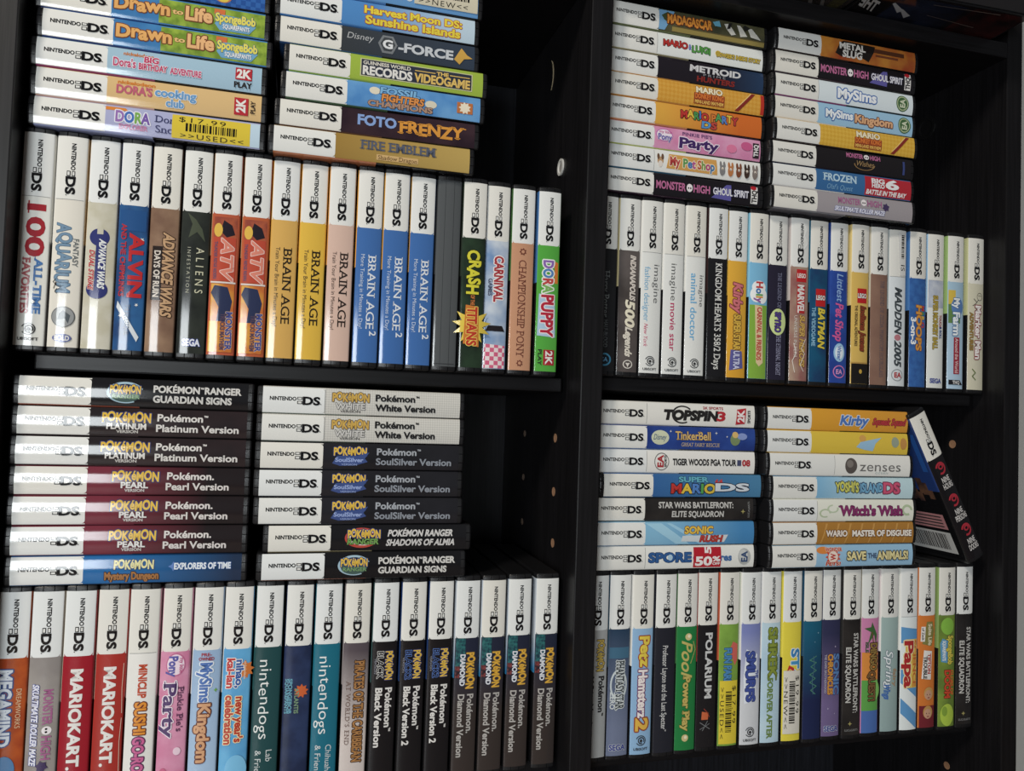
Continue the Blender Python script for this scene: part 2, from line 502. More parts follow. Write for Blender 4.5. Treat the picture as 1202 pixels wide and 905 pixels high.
def game_case(label, group, base, items=(), sticker=None, back=WHITE, front=None, T_=17.5, header=True, split=39.0, back_low=(26, 26, 28), mark=True):
    if not isinstance(base[0], str) and min(base) > 185:      # covers as white as their own header
        base = tuple(min(232, int(x * 1.1)) for x in base)
    t = empty('game_case', (0, 0, 0), label, 'game case', group)
    sh = bpy.data.objects.new('shell', shell_mesh(T_)); COL.objects.link(sh); sh.parent = t
    hd = header_mat() if header is True else art(header if header else base)
    cv = sleeve(t, T_, [hd, art(base), art(back), art(back_low), art(front or base)], split)
    if mark and header:
        pm = bpy.data.objects.new('platform_mark', PLATFORM); COL.objects.link(pm); pm.parent = cv
    pr = Print()
    its = list(items)
    if header is True:
        if base == WHITE or (not isinstance(base[0], str) and min(base) > 195):
            its = [R(split - 0.2, split + 0.15, -7.6, 7.6, (150, 150, 148))] + its
        else:
            for s in (-1, 1):
                its.insert(0, P([(split + .02, s * 7.65), (split - 1.7, s * 7.65), (split - .75, s * 7.3), (split - .25, s * 6.8), (split + .02, s * 5.9)][::s], base))
    if its:
        put(pr, its); pr.build(cv, 'spine_artwork')
    if sticker:
        ps = Print(); ps.L = 14
        put(ps, sticker); ps.build(cv, 'price_sticker')
    return t
def upright(t, x, y, z, T_=17.5, tilt=0.0):
    """x = left side of the case, z = its foot; the spine text reads downwards"""
    t.rotation_euler = (0, math.radians(90 + tilt), 0)
    t.location = ((x + T_ / 2) * MM, y * MM, (z + CL) * MM)
def flat(t, x, y, z, T_=17.9):
    t.location = (x * MM, y * MM, (z + T_ / 2) * MM)

# ------------------------------------------------------------------ recurring prints
CREAM = (222, 214, 190); NAVY = (40, 45, 75); GOLD = (222, 180, 70)
YEL = (232, 200, 60); RED = (190, 40, 45); ORG = (222, 130, 50); PINK = (214, 110, 150)
def two_k(u0, u1, play='PLAY'):
    return [R(u0, u1, -2.0, 6.2, (175, 40, 52)), T('2K', u0 + 1, u1 - 1, 2.2, 5, WHITE, b=0.03), T(play, u0, u1, -4.6, 2.6, (50, 45, 45), b=.02)]
def swirl(u=121.5):
    c = (60, 60, 62)
    return [E(u, 0, 3.8, 4.0, c, .82, -60, 250), E(u, .3, 2.6, 2.7, c, .72, 60, 380), E(u + .2, .2, 1.2, 1.2, c), T('UBISOFT', u + 5.2, u + 6.8, 0, 1.7, c, b=.02, rot=True)]
def swirl_fix(items):
    # text across the spine: width runs along v
    return items
def across(s, u, v, w, h, c, b=0.0, o=None):
    return T(s, u - w / 2, u + w / 2, v, h, c, b=b, o=o, rot=True)
def ubi(u=120.5):
    c = (58, 58, 60)
    return [E(u, 0, 3.7, 3.9, c, .84, -60, 250), E(u, .3, 2.5, 2.6, c, .7, 60, 380), E(u + .2, .2, 1.1, 1.1, c), across('UBISOFT', u + 6.0, 0, 11, 1.7, c, b=.02)]
def pk_logo(u0, u1, v, h, c=(224, 182, 62), o=(52, 64, 120)):
    return T('POKéMON', u0, u1, v, h, c, b=.06, o=(o, .07), wav=.4)
def sticker(c, price, tag, u0, u1):
    return [R(u0, u1, -7.4, 7.4, c), T(price, u0 + 4, u0 + (u1 - u0) * .68, 4.7, 3.1, (45, 42, 35), gap=.12),
            B(u0 + 8, u1 - 8, -2.6, 2.6), T(tag, u0 + 5, u1 - 4, -5.4, 3.0, (60, 55, 45), gap=.12)]
def ea(u, v, r, c, ink_): return [E(u, v, r, r, c), E(u, v, r * .86, r * .86, ink_, .88), across('EA', u, v, r * 1.1, r * .7, ink_, b=.03)]
def lego(u0, u1): return [R(u0, u1, -3.2, 6.0, (196, 35, 38)), across('LEGO', (u0 + u1) / 2, 1.4, 8.2, 3.4, WHITE, b=.05, o=((40, 30, 25), .04))]
def pony_badge(): return [E(47, 2.0, 7.2, 4.9, (236, 222, 236)), E(47, 2.0, 7.2, 4.9, (196, 120, 180), .86), T('my little', 43, 53, 4.4, 2.0, (190, 60, 130), b=.02), T('Pony', 42, 53, .4, 4.2, (110, 95, 175), b=.04, o=(WHITE, .03))]
def monster(u0, um, u1, v, h, c=(190, 105, 150)):
    return [T('MONSTER', u0, um - 3.4, v, h, c, b=.03), E(um, v, 2.5, h * .55, (232, 226, 228)), E(um - .9, v - .2, .6, .7, BLACK), E(um + .9, v - .2, .6, .7, BLACK), T('HIGH', um + 3.4, u1, v, h, c, b=.03)]
def splat(u, v, r, c, n=9): return star(u, v, r, n, c, .66, .3)

def g_ranger(txt1, txt2, it=0.0, ring=(160, 190, 205)):
    return [E(58, .3, 10.5, 6.6, ring, .8, 20, 300), E(58, -1, 8.5, 4.6, (70, 95, 90)), pk_logo(49.5, 66.5, 2.4, 4.6), T('RANGER', 51, 66, -2.2, 2.4, (120, 160, 110), b=.03, o=((30, 40, 40), .03)),
            T(txt1, 74, 125, 3.1, 4.0, (206, 204, 200), b=.05, it=it), T(txt2, 74, 119.5, -3.1, 4.0, (206, 204, 200), b=.05, it=it)]
def g_plat():
    return [pk_logo(46, 73, 3.2, 5.4), T('PLATINUM', 48.5, 70.5, -2.4, 3.4, (222, 218, 212), b=.04, o=((50, 50, 60), .04)), T('VERSION', 54, 66, -5.6, 1.7, (200, 196, 190), b=.03),
            T('Pokémon™', 77, 106, 3.4, 4.2, (214, 210, 205), b=.03), T('Platinum Version', 76.5, 124.5, -3.1, 4.2, (214, 210, 205), b=.03)]
def g_pearl():
    return [pk_logo(53, 79, 3.2, 5.4), T('PEARL', 58, 73, -2.4, 3.4, (226, 222, 220), b=.05, o=((40, 35, 40), .04)), T('VERSION', 60, 71, -5.6, 1.7, (205, 200, 196), b=.03),
            T('Pokémon.', 84, 111, 3.4, 4.2, (214, 208, 205), b=.03), T('Pearl Version', 83.5, 120, -3.1, 4.2, (214, 208, 205), b=.03)]
def g_white():
    return [pk_logo(44, 67.5, 3.4, 5.0, (205, 165, 75), (110, 95, 80)), T('WHITE', 46, 65, -2.8, 3.8, (205, 203, 198), b=.03, o=((70, 68, 68), .05)), T('VERSION', 49, 62, -6.1, 1.4, (90, 88, 88), b=.02),
            T('Pokémon™', 72, 101, 3.5, 4.2, (42, 42, 44), b=.035), T('White Version', 72, 112, -3.0, 4.2, (42, 42, 44), b=.035)]
def g_soul():
    c = (160, 164, 172)
    return [pk_logo(46, 67, 3.6, 4.8), P([(45, -4.6), (48, 0.4), (62, .8), (69, 3.0), (66, -1.2), (68, -3.4), (60, -5.8), (50, -6.2)], (62, 82, 140)), T('SoulSilver', 47, 65, -2.2, 2.6, (150, 170, 220), b=.03), T('VERSION', 51, 61, -5.2, 1.2, (140, 160, 210), b=.02),
            T('Pokémon™', 74, 103, 3.5, 4.2, c, b=.03), T('SoulSilver Version', 73.5, 124, -3.0, 4.2, (140, 145, 155), b=.03)]
def g_black(two):
    c = (218, 215, 210)
    it = [pk_logo(45.5, 64, 3.4, 4.4)]
    it += [T('BLACK2' if two else 'BLACK', 45.5, 64.5 if two else 63, -2.6, 3.8, (30, 32, 40), b=.02, o=((92, 128, 205) if two else (214, 212, 208), .05)), T('VERSION', 50, 60, -5.8, 1.2, (150, 150, 160))]
    it += [T('Pokémon™', 69.5, 98, 3.5, 4.2, c, b=.035), T('Black Version 2' if two else 'Black Version', 69.5, 108, -3.0, 4.2, c, b=.035)]
    return it
def g_dia():
    c = (176, 172, 168)
    return [R(39, 58, -7.6, -1, ('mix', (45, 110, 110), (30, 60, 75), 420.0)), R(58, 66, -7.6, -4.5, ('mix', (130, 60, 60), (45, 40, 50), 420.0)), pk_logo(49, 73, 3.0, 5.0, (224, 170, 55), (90, 75, 60)), T('DIAMOND', 50, 71, -2.6, 3.2, (218, 220, 224), b=.04, o=((60, 75, 110), .04)),
            T('Pokémon.', 77, 103, 3.4, 4.2, c, b=.03), T('Diamond Version', 77, 119, -3.0, 4.2, c, b=.03)]
def g_brain(c, c2, two):
    it = [T('BRAIN AGE', 58, 107, 2.6, 5.2, c, b=.005, sf=True), T('More Training in Minutes a Day!' if two else 'Train Your Brain in Minutes a Day!', 57, 107 if two else 109, -3.6, 2.5, c2, b=.0)]
    if two: it.append(T('2', 108.5, 111.5, 4.7, 4.2, c, b=.02))
    return it
def g_elite():
    c = (196, 194, 190)
    return [T('STAR WARS BATTLEFRONT:', 50, 112, 3.3, 4.2, c, b=.03), T('ELITE SQUADRON', 61, 104, -3.4, 4.2, c, b=.03), star(120.5, -1.5, 1.9, 4, (160, 150, 90), .4), across('LUCASARTS', 125.5, 0, 12, 1.6, (150, 150, 150))]
def g_mini(sh=0):
    return [T('MARIO', 71 + sh, 93 + sh, 4.4, 4.4, (238, 226, 190), b=.05, o=((110, 50, 35), .05)), R(69 + sh, 95 + sh, -6.6, 1.8, (150, 60, 35)), T('DONKEY KONG', 70 + sh, 94 + sh, -.6, 3.6, (222, 120, 50), b=.05), T('MINI-LAND MAYHEM', 70 + sh, 94 + sh, -4.8, 2.4, (235, 190, 90), b=.03),
            P([(104 + sh, -7.6), (107.5 + sh, -7.6), (122 + sh, 7.6), (118.5 + sh, 7.6)], (140, 45, 40)), line([(105.5 + sh, -5.5), (118 + sh, 7.4)], .7, (235, 200, 120))]
def g_ghoul():
    return monster(41, 68.5, 85.5, -.3, 5.6) + [P([(87, -5.5), (100, 5.5), (104, 5.8), (104, -6.5)], (95, 90, 165)), T('GHOUL SPIRIT', 88.5, 119, -.2, 5.0, (222, 222, 230), b=.03, o=((60, 55, 110), .03))] + [R(121, 127, -6.6, 6.6, (222, 220, 218)), across('THQ', 124, -1, 9.5, 4.0, (35, 33, 35), b=.05), E(123.4, 5.6, 2.6, 1.6, (190, 35, 45))]
def g_party():
    return pony_badge() + [T("PINKIE PIE'S", 62, 87, 5.0, 2.6, (110, 70, 120), b=.02), T('Party', 60, 92, -1.6, 7.4, (70, 45, 105), b=.04, o=((238, 222, 236), .07), wav=.5)]
def g_roller(u0=56):
    return monster(u0, u0 + 24, u0 + 41, 2.9, 4.8, (165, 95, 140)) + [T('SKULTIMATE ROLLER MAZE', u0 - 3, u0 + 44, -3.9, 3.2, (226, 226, 236), b=.035, it=.2, o=((85, 95, 165), .06)), splat(u0 + 45, 1.2, 3.6, (70, 55, 95), 6)]
def g_drawn():
    return [R(66, 129.4, -7.6, 7.6, ('mix', (150, 178, 62), (112, 142, 48), 160.0)), T('Drawn', 41, 72, 1.6, 7.6, (228, 168, 96), b=.05, o=((120, 70, 45), .06), wav=.4), T('to', 74, 80, .6, 3.0, (235, 190, 120), b=.03, o=((120, 70, 45), .05)), T('Life', 82, 97, 1.0, 8.2, (232, 178, 120), b=.05, o=((120, 70, 45), .06)),
            P([(99, -3), (102, -6.6), (120, -6.6), (124, -2), (121, 2.5), (103, 3.5)], (112, 168, 205)), R(98.5, 105, 3.2, 6.8, (215, 110, 60)), T('SpongeBob', 99.5, 123.5, 1.4, 5.2, (226, 214, 92), b=.04, o=((80, 110, 130), .04)), T('SQUAREPANTS', 104, 120, -4.1, 2.6, (235, 238, 238), b=.03, o=((60, 100, 150), .03))]
def dogs(t2a, t2b):
    it = [T('nintendogs', 47, 97, -.8, 6.6, (228, 232, 230), b=-.004, wav=.5), T(t2a, 104, 104 + 2.4 * len(t2a), 3.2, 3.6, (205, 214, 214)), T('& Friends', 104, 125, -3.4, 3.6, (205, 214, 214))]
    return it
SKIN = (205, 160, 125)

ROWS = {}
def add(row, *a, **k): ROWS.setdefault(row, []).append((a, k))

# ---- upper left compartment, upright row (left to right)
g = 'upright game cases in the upper left compartment'
add('L1', 'off-white upright case with a large red 100, leftmost of the upper left row', g, (206, 205, 198),
    [T('100', 44.5, 75, .8, 9.2, (172, 44, 54), b=.035, sf=True), T('ALL-TIME', 77, 110, 3.4, 4.0, (78, 124, 184), b=.05, sf=True), T('FAVORITES', 77, 110, -3.0, 4.0, (176, 92, 96), b=.04, sf=True)] + ubi(119.5))
add('L1', 'cream upright case with wavy grey-blue lettering and a globe, beside the red 100 case', g, (204, 199, 188),
    [T('AQUARIUM', 54, 96, -1.6, 7.2, (112, 142, 168), b=.03, wav=.5, o=((70, 95, 120), .02)), T('FANTASY', 63, 80, 4.9, 2.8, (108, 112, 112), b=.02), line([(88, -5), (90, -6.5), (92, -4.6), (90, -5), (94, -6)], .35, (60, 55, 50)), line([(94, -4.2), (96, -5.2), (97, -4.0)], .35, (60, 55, 50)),
     E(111, 0, 6.4, 6.4, (150, 152, 152)), E(111, 0, 6.4, 6.4, (105, 108, 110), .93), P([(107, 0), (110, 4), (115, 3), (112, 1), (113, -3), (109, -2)], (84, 92, 98)), E(124, 0, 2.6, 5.2, (95, 105, 165)), across('BOLD', 124, 0, 8, 2.8, WHITE, b=.04)])
add('L1', 'khaki camouflage upright case with a blue wrench shaped logo, upper left row', g, ('mix', (192, 186, 164), (204, 199, 182), 90.0),
    [E(60.5, -.5, 5.5, 5.6, (52, 58, 118)), P([(54.5, -1.9), (58.5, -1.9), (58.5, 1.5), (54.5, 1.5)], (195, 190, 170)), R(60, 92, -2.2, 3.6, (52, 58, 118)), E(93, -.6, 5.6, 6.0, (52, 58, 118)), T('ADVANCE WARS', 62, 92, 1.5, 3.6, (226, 228, 226), b=.04, it=.25), T('DUAL STRIKE', 69, 93, -4.2, 2.8, (182, 52, 56), b=.04, it=.25, o=((225, 215, 200), .04))], back=(190, 150, 90))
add('L1', 'blue upright case with red lettering and white stars in the upper left row', g, ('mix', (48, 98, 152), (40, 70, 120), 60.0),
    [R(42, 55, -7.5, 7.5, (40, 84, 140)), star(60, 5.6, 1.4, 5, WHITE, .4), star(101, 4.2, 1.2, 5, WHITE, .4), star(108, -4.5, 1.5, 5, WHITE, .4), T('ALVIN', 57, 96, 2.6, 7.4, (196, 44, 48), b=.05), T('AND THE CHIPMUNKS', 51, 96, -4.8, 2.9, (186, 48, 56), b=.03), P([(99, -6.5), (103, -7), (124, 5.2), (121, 6.4)], (214, 220, 226)), T('THE SQUEAKQUEL', 101, 120, -.6, 2.8, (70, 90, 120), b=.02)], back=(40, 60, 110))
add('L1', 'brown upright case with slanted tan lettering over a dark strip, upper left row', g, ('mix', (122, 92, 74), (152, 120, 96), 45.0),
    [R(63, 97, -6.2, -.2, (50, 40, 38)), T('ADVANCE WARS', 55, 107, 3.0, 6.0, (196, 156, 116), b=.04, it=.2, o=((60, 42, 34), .06)), T('DAYS OF RUIN', 66, 95, -3.2, 3.4, (216, 206, 194), b=.03)], back=(110, 80, 60))
add('L1', 'dark grey-green upright case with thin widely spaced pale letters, upper left row', g, ('mix', (56, 60, 55), (44, 47, 45), 55.0),
    [P([(40, -5), (44, 0), (50, 4), (58, 6), (52, 1), (56, -4), (47, -2)], (78, 84, 68)), T('ALIENS', 62, 91, 3.4, 4.6, (205, 202, 172), gap=.35), T('INFESTATION', 62, 91, -3.2, 2.0, (176, 176, 156), gap=.25), across('SEGA', 122.5, .5, 10, 4.0, (225, 228, 235), b=.06, o=((60, 80, 170), .05))], back=(60, 62, 60))
atv = [R(41, 54, -7, 7, ('mix', (180, 90, 60), (150, 70, 55), 130.0)), P([(43, -1), (46, 4), (52, 6), (54, 1), (50, -3)], (45, 40, 50)), E(49.5, -4.2, 4.4, 2.6, (222, 178, 70)), R(54, 82, -6.8, 6.8, (192, 74, 54)), T('ATV', 56, 81, 1.8, 7.0, (222, 130, 110), b=.03, it=.25, o=((230, 200, 190), .04)), T('THUNDER RIDGE RIDERS', 57, 81, -5.2, 1.8, (80, 80, 110), b=.02),
       R(82.6, 83.6, -7.5, 7.5, (220, 212, 205)), R(84, 127.6, -7, 7, ('mix', (200, 105, 50), (222, 160, 60), 60.0)), P([(85, -5), (90, -7), (99, -2), (108, -3), (108, 4), (95, 6), (86, 3)], (48, 56, 88)), R(108, 127.6, -7.4, -3.2, (226, 178, 62)), T('MONSTER', 102, 126, 4.6, 3.6, (70, 80, 150), b=.05, o=((225, 190, 150), .04)), T('TRUCKS MAYHEM', 103, 126, .9, 2.6, (90, 70, 90), b=.04)]
add('L1', 'left one of two orange-red upright cases with two stacked pictures, upper left row', g, (188, 88, 58), atv, back=(190, 150, 110))
add('L1', 'right one of two orange-red upright cases with two stacked pictures, upper left row', g, (190, 92, 55), atv, back=(190, 150, 110))
add('L1', 'mustard upright case with black serif letters, left of the two mustard ones', g, (214, 166, 84), g_brain((48, 40, 34), (92, 74, 50), False), back=(215, 160, 60))
add('L1', 'golden yellow upright case with black serif letters, between a mustard and a salmon pink case', g, (222, 178, 62), g_brain((48, 40, 34), (92, 74, 50), False), back=(222, 160, 60))
add('L1', 'pale salmon pink upright case with black serif letters, left of three blue ones', g, (212, 178, 162), g_brain((52, 42, 38), (100, 80, 70), False), back=(216, 150, 70))
for lb in ('leftmost of three blue upright cases with white serif letters in the upper left row', 'middle of three blue upright cases with white serif letters in the upper left row', 'rightmost of three blue upright cases with white serif letters, beside a blank grey one'):
    add('L1', lb, g, (62, 108, 174), g_brain((222, 226, 232), (196, 208, 226), True), back=(224, 160, 60))
add('L1', 'blank dark grey upright case with no printed cover, upper left row', g, (84, 87, 89), [R(0.5, 129, -3.15, -2.9, (60, 62, 64)), R(0.5, 129, 2.9, 3.15, (60, 62, 64)), R(.3, .8, -7, 7, (60, 62, 64)), R(127.5, 128, -7, 7, (60, 62, 64))], header=False, back=(60, 62, 64))
add('L1', 'dark green upright case with yellow jagged lettering and a red burst, upper left row', g, ('mix', (46, 66, 48), (34, 44, 38), 50.0),
    [T('CRASH', 48, 78, .5, 8.0, (214, 206, 52), b=.06, o=((40, 50, 30), .06), wav=.6), T('OF THE', 79, 86, .2, 2.6, (210, 120, 60), b=.03), star(100, .2, 14, 11, (224, 196, 70), .55), P([(86, -4.5), (113, -5.6), (115, 5.6), (87, 4.6)], (206, 120, 48)), T('TITANS', 87.5, 114, .2, 6.6, (196, 58, 42), b=.06, o=((232, 200, 90), .05))], back=(50, 60, 50))
add('L1', 'sky blue upright case with clouds and red lettering in a white outline, upper left row', g, ('mix', (112, 146, 190), (196, 206, 218), 40.0),
    [T('CARNIVAL', 50, 82, 1.4, 6.2, (176, 52, 60), b=.05, o=((232, 226, 224), .09)), T('GAMES', 66, 78, -4.4, 2.8, (80, 88, 110), b=.03), P([(112, -7.4), (113, 7.4), (129, 7.4), (129, -7.4)], ('check', (214, 96, 130), (230, 214, 216), 330.0)), P([(99, -5), (99, 5), (103, 7), (103, -7)], (44, 40, 44))], back=(120, 150, 200))
add('L1', 'tan orange upright case with dark red serif capitals and two rose ornaments', g, (198, 144, 110),
    [T('CHAMPIONSHIP PONY', 51, 120, 0, 5.4, (118, 64, 50), b=.0, sf=True), splat(45, 0, 2.8, (118, 64, 50), 7), E(45, 0, 1.2, 1.2, (198, 144, 110)), splat(124.5, 0, 2.6, (118, 64, 50), 7), E(124.5, 0, 1.1, 1.1, (198, 144, 110))], back=(70, 110, 60))
add('L1', 'bright green upright case with multicoloured lettering, rightmost of the upper left row', g, (80, 168, 62),
    [P([(50, 4.5), (66, 5), (66, 7.4), (51, 7.4)], (220, 120, 50)), T('DORA', 50, 73, 0, 7.2, [(140, 100, 180), (80, 130, 190), (200, 70, 70), (120, 180, 90)], b=.06, o=((232, 234, 228), .09)), P([(74, -6.4), (104, -7), (105, 6.6), (75, 5.4)], (168, 196, 220)), T('PUPPY', 75, 104, 0, 8.6, (188, 42, 64), b=.06, o=((236, 226, 228), .05))] + two_k(114, 125), back=(70, 120, 180))

# ---- lower left compartment, upright row
g = 'upright game cases in the lower left compartment'
add('L2', 'brick orange upright case with white blue-edged lettering, leftmost of the lower left row', g, ('mix', (186, 82, 36), (166, 66, 34), 110.0),
    [R(39, 100, -7.6, -6.2, (90, 30, 30)), T('MEGAMIND', 46, 90, -2.8, 7.0, (218, 224, 232), b=.05, o=((60, 84, 140), .08)), T('DREAMWORKS', 57, 80, 4.8, 2.6, (222, 190, 150)), E(104, -1, 8, 5.6, (84, 130, 176))], back=(160, 60, 30))
add('L2', 'mottled grey upright case with mauve and white lettering, second in the lower left row', g, ('mix', (158, 152, 146), (140, 134, 130), 35.0), g_roller(58), back=(150, 140, 130))
mk = [T('MARIOKART.', 47, 106, 0, 6.2, (226, 222, 218), b=.075)]
add('L2', 'crimson upright case with white capitals, left one of two red ones, lower left row', g, (162, 28, 42), mk, back=(200, 190, 170))
add('L2', 'scuffed tomato red upright case with white capitals, right of the two red ones', g, (172, 48, 42), mk + [line([(45, 7.4), (60, 7.0), (75, 7.5)], .3, (220, 190, 170)), line([(78, 7.5), (92, 6.9), (110, 7.3)], .3, (220, 190, 170))], back=(200, 180, 160))
add('L2', 'white upright case with orange and purple lettering in the lower left row', g, (208, 206, 200),
    [T('MINICLIP', 46, 66, .6, 4.4, (196, 74, 46), b=.05), T('SUSHI', 69, 88, .2, 6.0, (226, 140, 46), b=.05, o=((110, 50, 40), .08)), T('GO-ROUND', 90, 125, .0, 6.0, (206, 96, 150), b=.05, o=((96, 50, 90), .08))])
add('L2', 'pink upright case with a heart badge and dark purple script, lower left row', g, ('mix', (218, 146, 178), (208, 124, 160), 70.0), [E(47, .5, 7.2, 5.6, (236, 216, 230)), E(47, .5, 7.2, 5.6, (200, 110, 150), .88), T('my little', 43, 52, 4.0, 2.2, (190, 60, 120), b=.02), T('Pony', 42, 54, -.8, 4.8, (90, 90, 170), b=.04), T("Pinkie Pie's", 61, 88, 4.2, 3.4, (96, 56, 90), b=.01, sf=True), T('Party', 59, 91, -2.0, 7.0, (84, 60, 110), b=.03, o=((236, 222, 232), .06), sf=True), E(100, 3.5, 2.4, 2.2, (236, 205, 220)), E(113, -4, 3.0, 2.4, (200, 90, 130))], back=(214, 150, 170))
add('L2', 'pale blue upright case with brown and blue lettering under small red print, lower left row', g, ('grad', (150, 178, 212), (168, 196, 224)),
    [across('PRE-', 41.8, 0, 6, 1.9, (170, 50, 60), b=.03), across('OWNED', 44.4, 0, 9, 1.9, (170, 50, 60), b=.03), T('MySims', 47, 71, .2, 6.6, (82, 118, 188), b=.05, o=((228, 234, 240), .08)), T('Kingdom', 72.5, 108, .0, 6.6, (214, 160, 118), b=.05, o=((108, 60, 48), .08)), star(64, 6.2, 1.4, 4, (110, 170, 70), .4)])
add('L2', 'bright blue upright case with an orange splat and red white-edged lettering, lower left row', g, ('mix', (82, 156, 210), (100, 178, 224), 45.0),
    [splat(52, 4.8, 6.0, (214, 118, 52)), T('nickelodeon', 47, 58, 5.2, 1.5, (235, 200, 170), b=.02), T('nihao,', 46, 63, 2.0, 4.2, (52, 92, 168), b=.05, o=((236, 232, 226), .08)), T('kai-lan', 45, 63, -3.4, 4.4, (196, 52, 52), b=.05, o=((236, 232, 226), .08)), T("new year's", 69, 97, 2.8, 4.6, (190, 60, 44), b=.05, o=((240, 220, 170), .08)), T('celebration', 68, 98, -3.4, 4.6, (190, 60, 44), b=.05, o=((240, 220, 170), .08)), E(114, 2, 9, 6.5, (120, 190, 230))])
add('L2', 'dark green upright case with white handwritten lettering, left one of two with handwriting', g, (34, 76, 80), dogs('Lab', ''), back=(40, 90, 90))
add('L2', 'navy swirl upright case with an orange splat and cyan print, lower left row', g, ('mix', (44, 60, 98), (36, 48, 80), 70.0),
    [T('SPONGEBOB', 60, 82, -4.0, 2.4, (98, 164, 186), b=.03), T('SQUAREPANTS', 60, 82, -6.2, 1.8, (98, 164, 186), b=.03), splat(68, 3.0, 4.6, (212, 98, 52)), T('ATLANTIS', 66, 82, .2, 2.6, (120, 150, 120), b=.03)], back=(40, 52, 86))
add('L2', 'teal blue upright case with white handwritten lettering, right one of two with handwriting', g, (26, 108, 132), dogs('Chihuahua', ''), back=(30, 110, 130))
add('L2', 'upright case fading from dusk grey to cream with gold serif capitals, lower left row', g, ('grad', (88, 78, 84), (206, 194, 188), 44, 100),
    [T('PIRATES OF THE CARIBBEAN', 51, 116, 2.6, 6.0, (176, 124, 72), b=.03, sf=True, o=((62, 40, 34), .06)), T("AT WORLD'S END", 64, 105, -4.2, 2.8, (118, 92, 82), sf=True, gap=.1)], back=(150, 140, 140))
g_b = (32, 31, 34)
add('L2', 'black upright case with a silver outlined logo, leftmost of three black ones, lower left row', g, g_b, g_black(False), back=(60, 90, 90))
add('L2', 'black upright case with a blue-outlined logo, left one of two, lower left row', g, g_b, g_black(True), back=(40, 66, 120))
add('L2', 'black upright case with a blue-outlined logo, right one of two, lower left row', g, g_b, g_black(True), back=(40, 66, 120))
for lb in ('leftmost of four dark teal-sparkled upright cases in the lower left row', 'second from left of four dark teal-sparkled upright cases in the lower left row', 'third from left of four dark teal-sparkled upright cases in the lower left row', 'rightmost of four dark teal-sparkled upright cases, last in the lower left row'):
    add('L2', lb, g, ('grad', (40, 46, 66), (62, 54, 52), 50, 90), g_dia(), back=('grad', (190, 200, 210), (40, 120, 170), 40, 64))

# ---- upper right compartment, upright row
g = 'upright game cases in the upper right compartment'
add('R1', 'black upright case with faint grey lettering, blue ring, leftmost in the upper right row', g, (40, 40, 42),
    [T('Harry Potter', 56, 90, -.4, 5.4, (118, 122, 122), b=.0, sf=True), T('HALF-BLOOD', 92, 112, .2, 3.2, (100, 104, 106)), E(121, -.2, 4.8, 5.4, (66, 140, 178)), E(121, -.2, 3.6, 4.1, (30, 42, 52)), across('EA', 121, -.2, 5, 3, (90, 150, 190), b=.03)], back=(50, 50, 50))
add('R1', 'charcoal brown upright case with cream slanted lettering, second in the upper right row', g, ('mix', (74, 68, 66), (98, 90, 88), 30.0),
    [T('INDIANAPOLIS', 43, 76, 2.8, 4.2, (222, 212, 202), b=.04, it=.2), T('500', 77, 96, 1.2, 7.0, (232, 224, 200), b=.09, it=.2), T('Legends', 97, 118, .6, 5.2, (222, 214, 200), b=.05, it=.3), E(123.8, .3, 3.2, 3.8, (222, 216, 206), .8), star(123.8, .3, 2.2, 3, (222, 216, 206), .4)], back=(206, 190, 140))
add('R1', 'white upright case with grey, blue and pink lettering, leftmost of three white ones', g, (204, 205, 202),
    [T('imagine', 48, 77, 4.0, 4.6, (98, 98, 98), gap=.02), T('fashion designer', 50, 91, -3.6, 4.2, (116, 172, 208)), T('New York', 93, 110, -3.8, 3.0, (206, 88, 116), it=.3)] + ubi())
add('R1', 'white upright case with magenta and grey lettering, middle of three white ones', g, (204, 205, 202), [T('imagine', 46, 74, .0, 4.6, (98, 98, 98), gap=.02), T('movie star', 76, 112, -.2, 4.6, (192, 56, 100), b=.01)] + ubi())
add('R1', 'white upright case with sky blue and small grey lettering, rightmost of three white ones', g, (204, 205, 202), [T('imagine', 53, 77, 4.8, 3.6, (98, 98, 98), gap=.02), T('animal doctor', 52, 103, -1.8, 5.0, (102, 170, 214), b=.01)] + ubi())
add('R1', 'black upright case with white serif letters beside a yellow-orange case, upper right row', g, (36, 36, 39), [T('KINGDOM HEARTS 358/2 Days', 43, 124, .4, 5.4, (216, 216, 212), sf=True, b=.01)], back=(60, 40, 40))
add('R1', 'yellow-orange upright case with pink and yellow lettering, upper right row', g, ('grad', (226, 170, 54), (220, 158, 44)),
    [T('Kirby', 57, 79, .4, 7.4, (212, 112, 120), b=.05, o=((130, 60, 60), .07), it=.2), T('SUPER STAR', 81, 108, .2, 5.6, (222, 178, 66), b=.05, o=((110, 80, 40), .08)), P([(108, -5), (124, -6), (122, 5.8), (109, 4.6)], (92, 92, 160)), T('ULTRA', 109, 123, 0, 5.0, (196, 200, 230), b=.04, o=((60, 60, 120), .05))], back=(226, 176, 60))
add('R1', 'half blue, half green upright case with white cloud and red banner, upper right row', g, (120, 184, 220),
    [R(72, 129.4, -7.6, 7.6, (128, 174, 60)), E(58, 0, 5, 6, (236, 238, 238)), E(64, -2, 6, 5.4, (236, 238, 238)), E(65, 3, 6, 4.4, (236, 238, 238)), T('Holly', 54, 70, .4, 5.6, [(200, 60, 60), (70, 120, 180), (90, 160, 70), (220, 150, 50), (150, 90, 160)], b=.05), P([(72, -3.4), (117, -1.6), (120, 1.0), (117, 4.6), (73, 3.0)], (222, 196, 150)), T('CARNIVAL & FRIENDS', 74, 115, .7, 3.8, (196, 72, 62), b=.04)], back=(130, 190, 222))
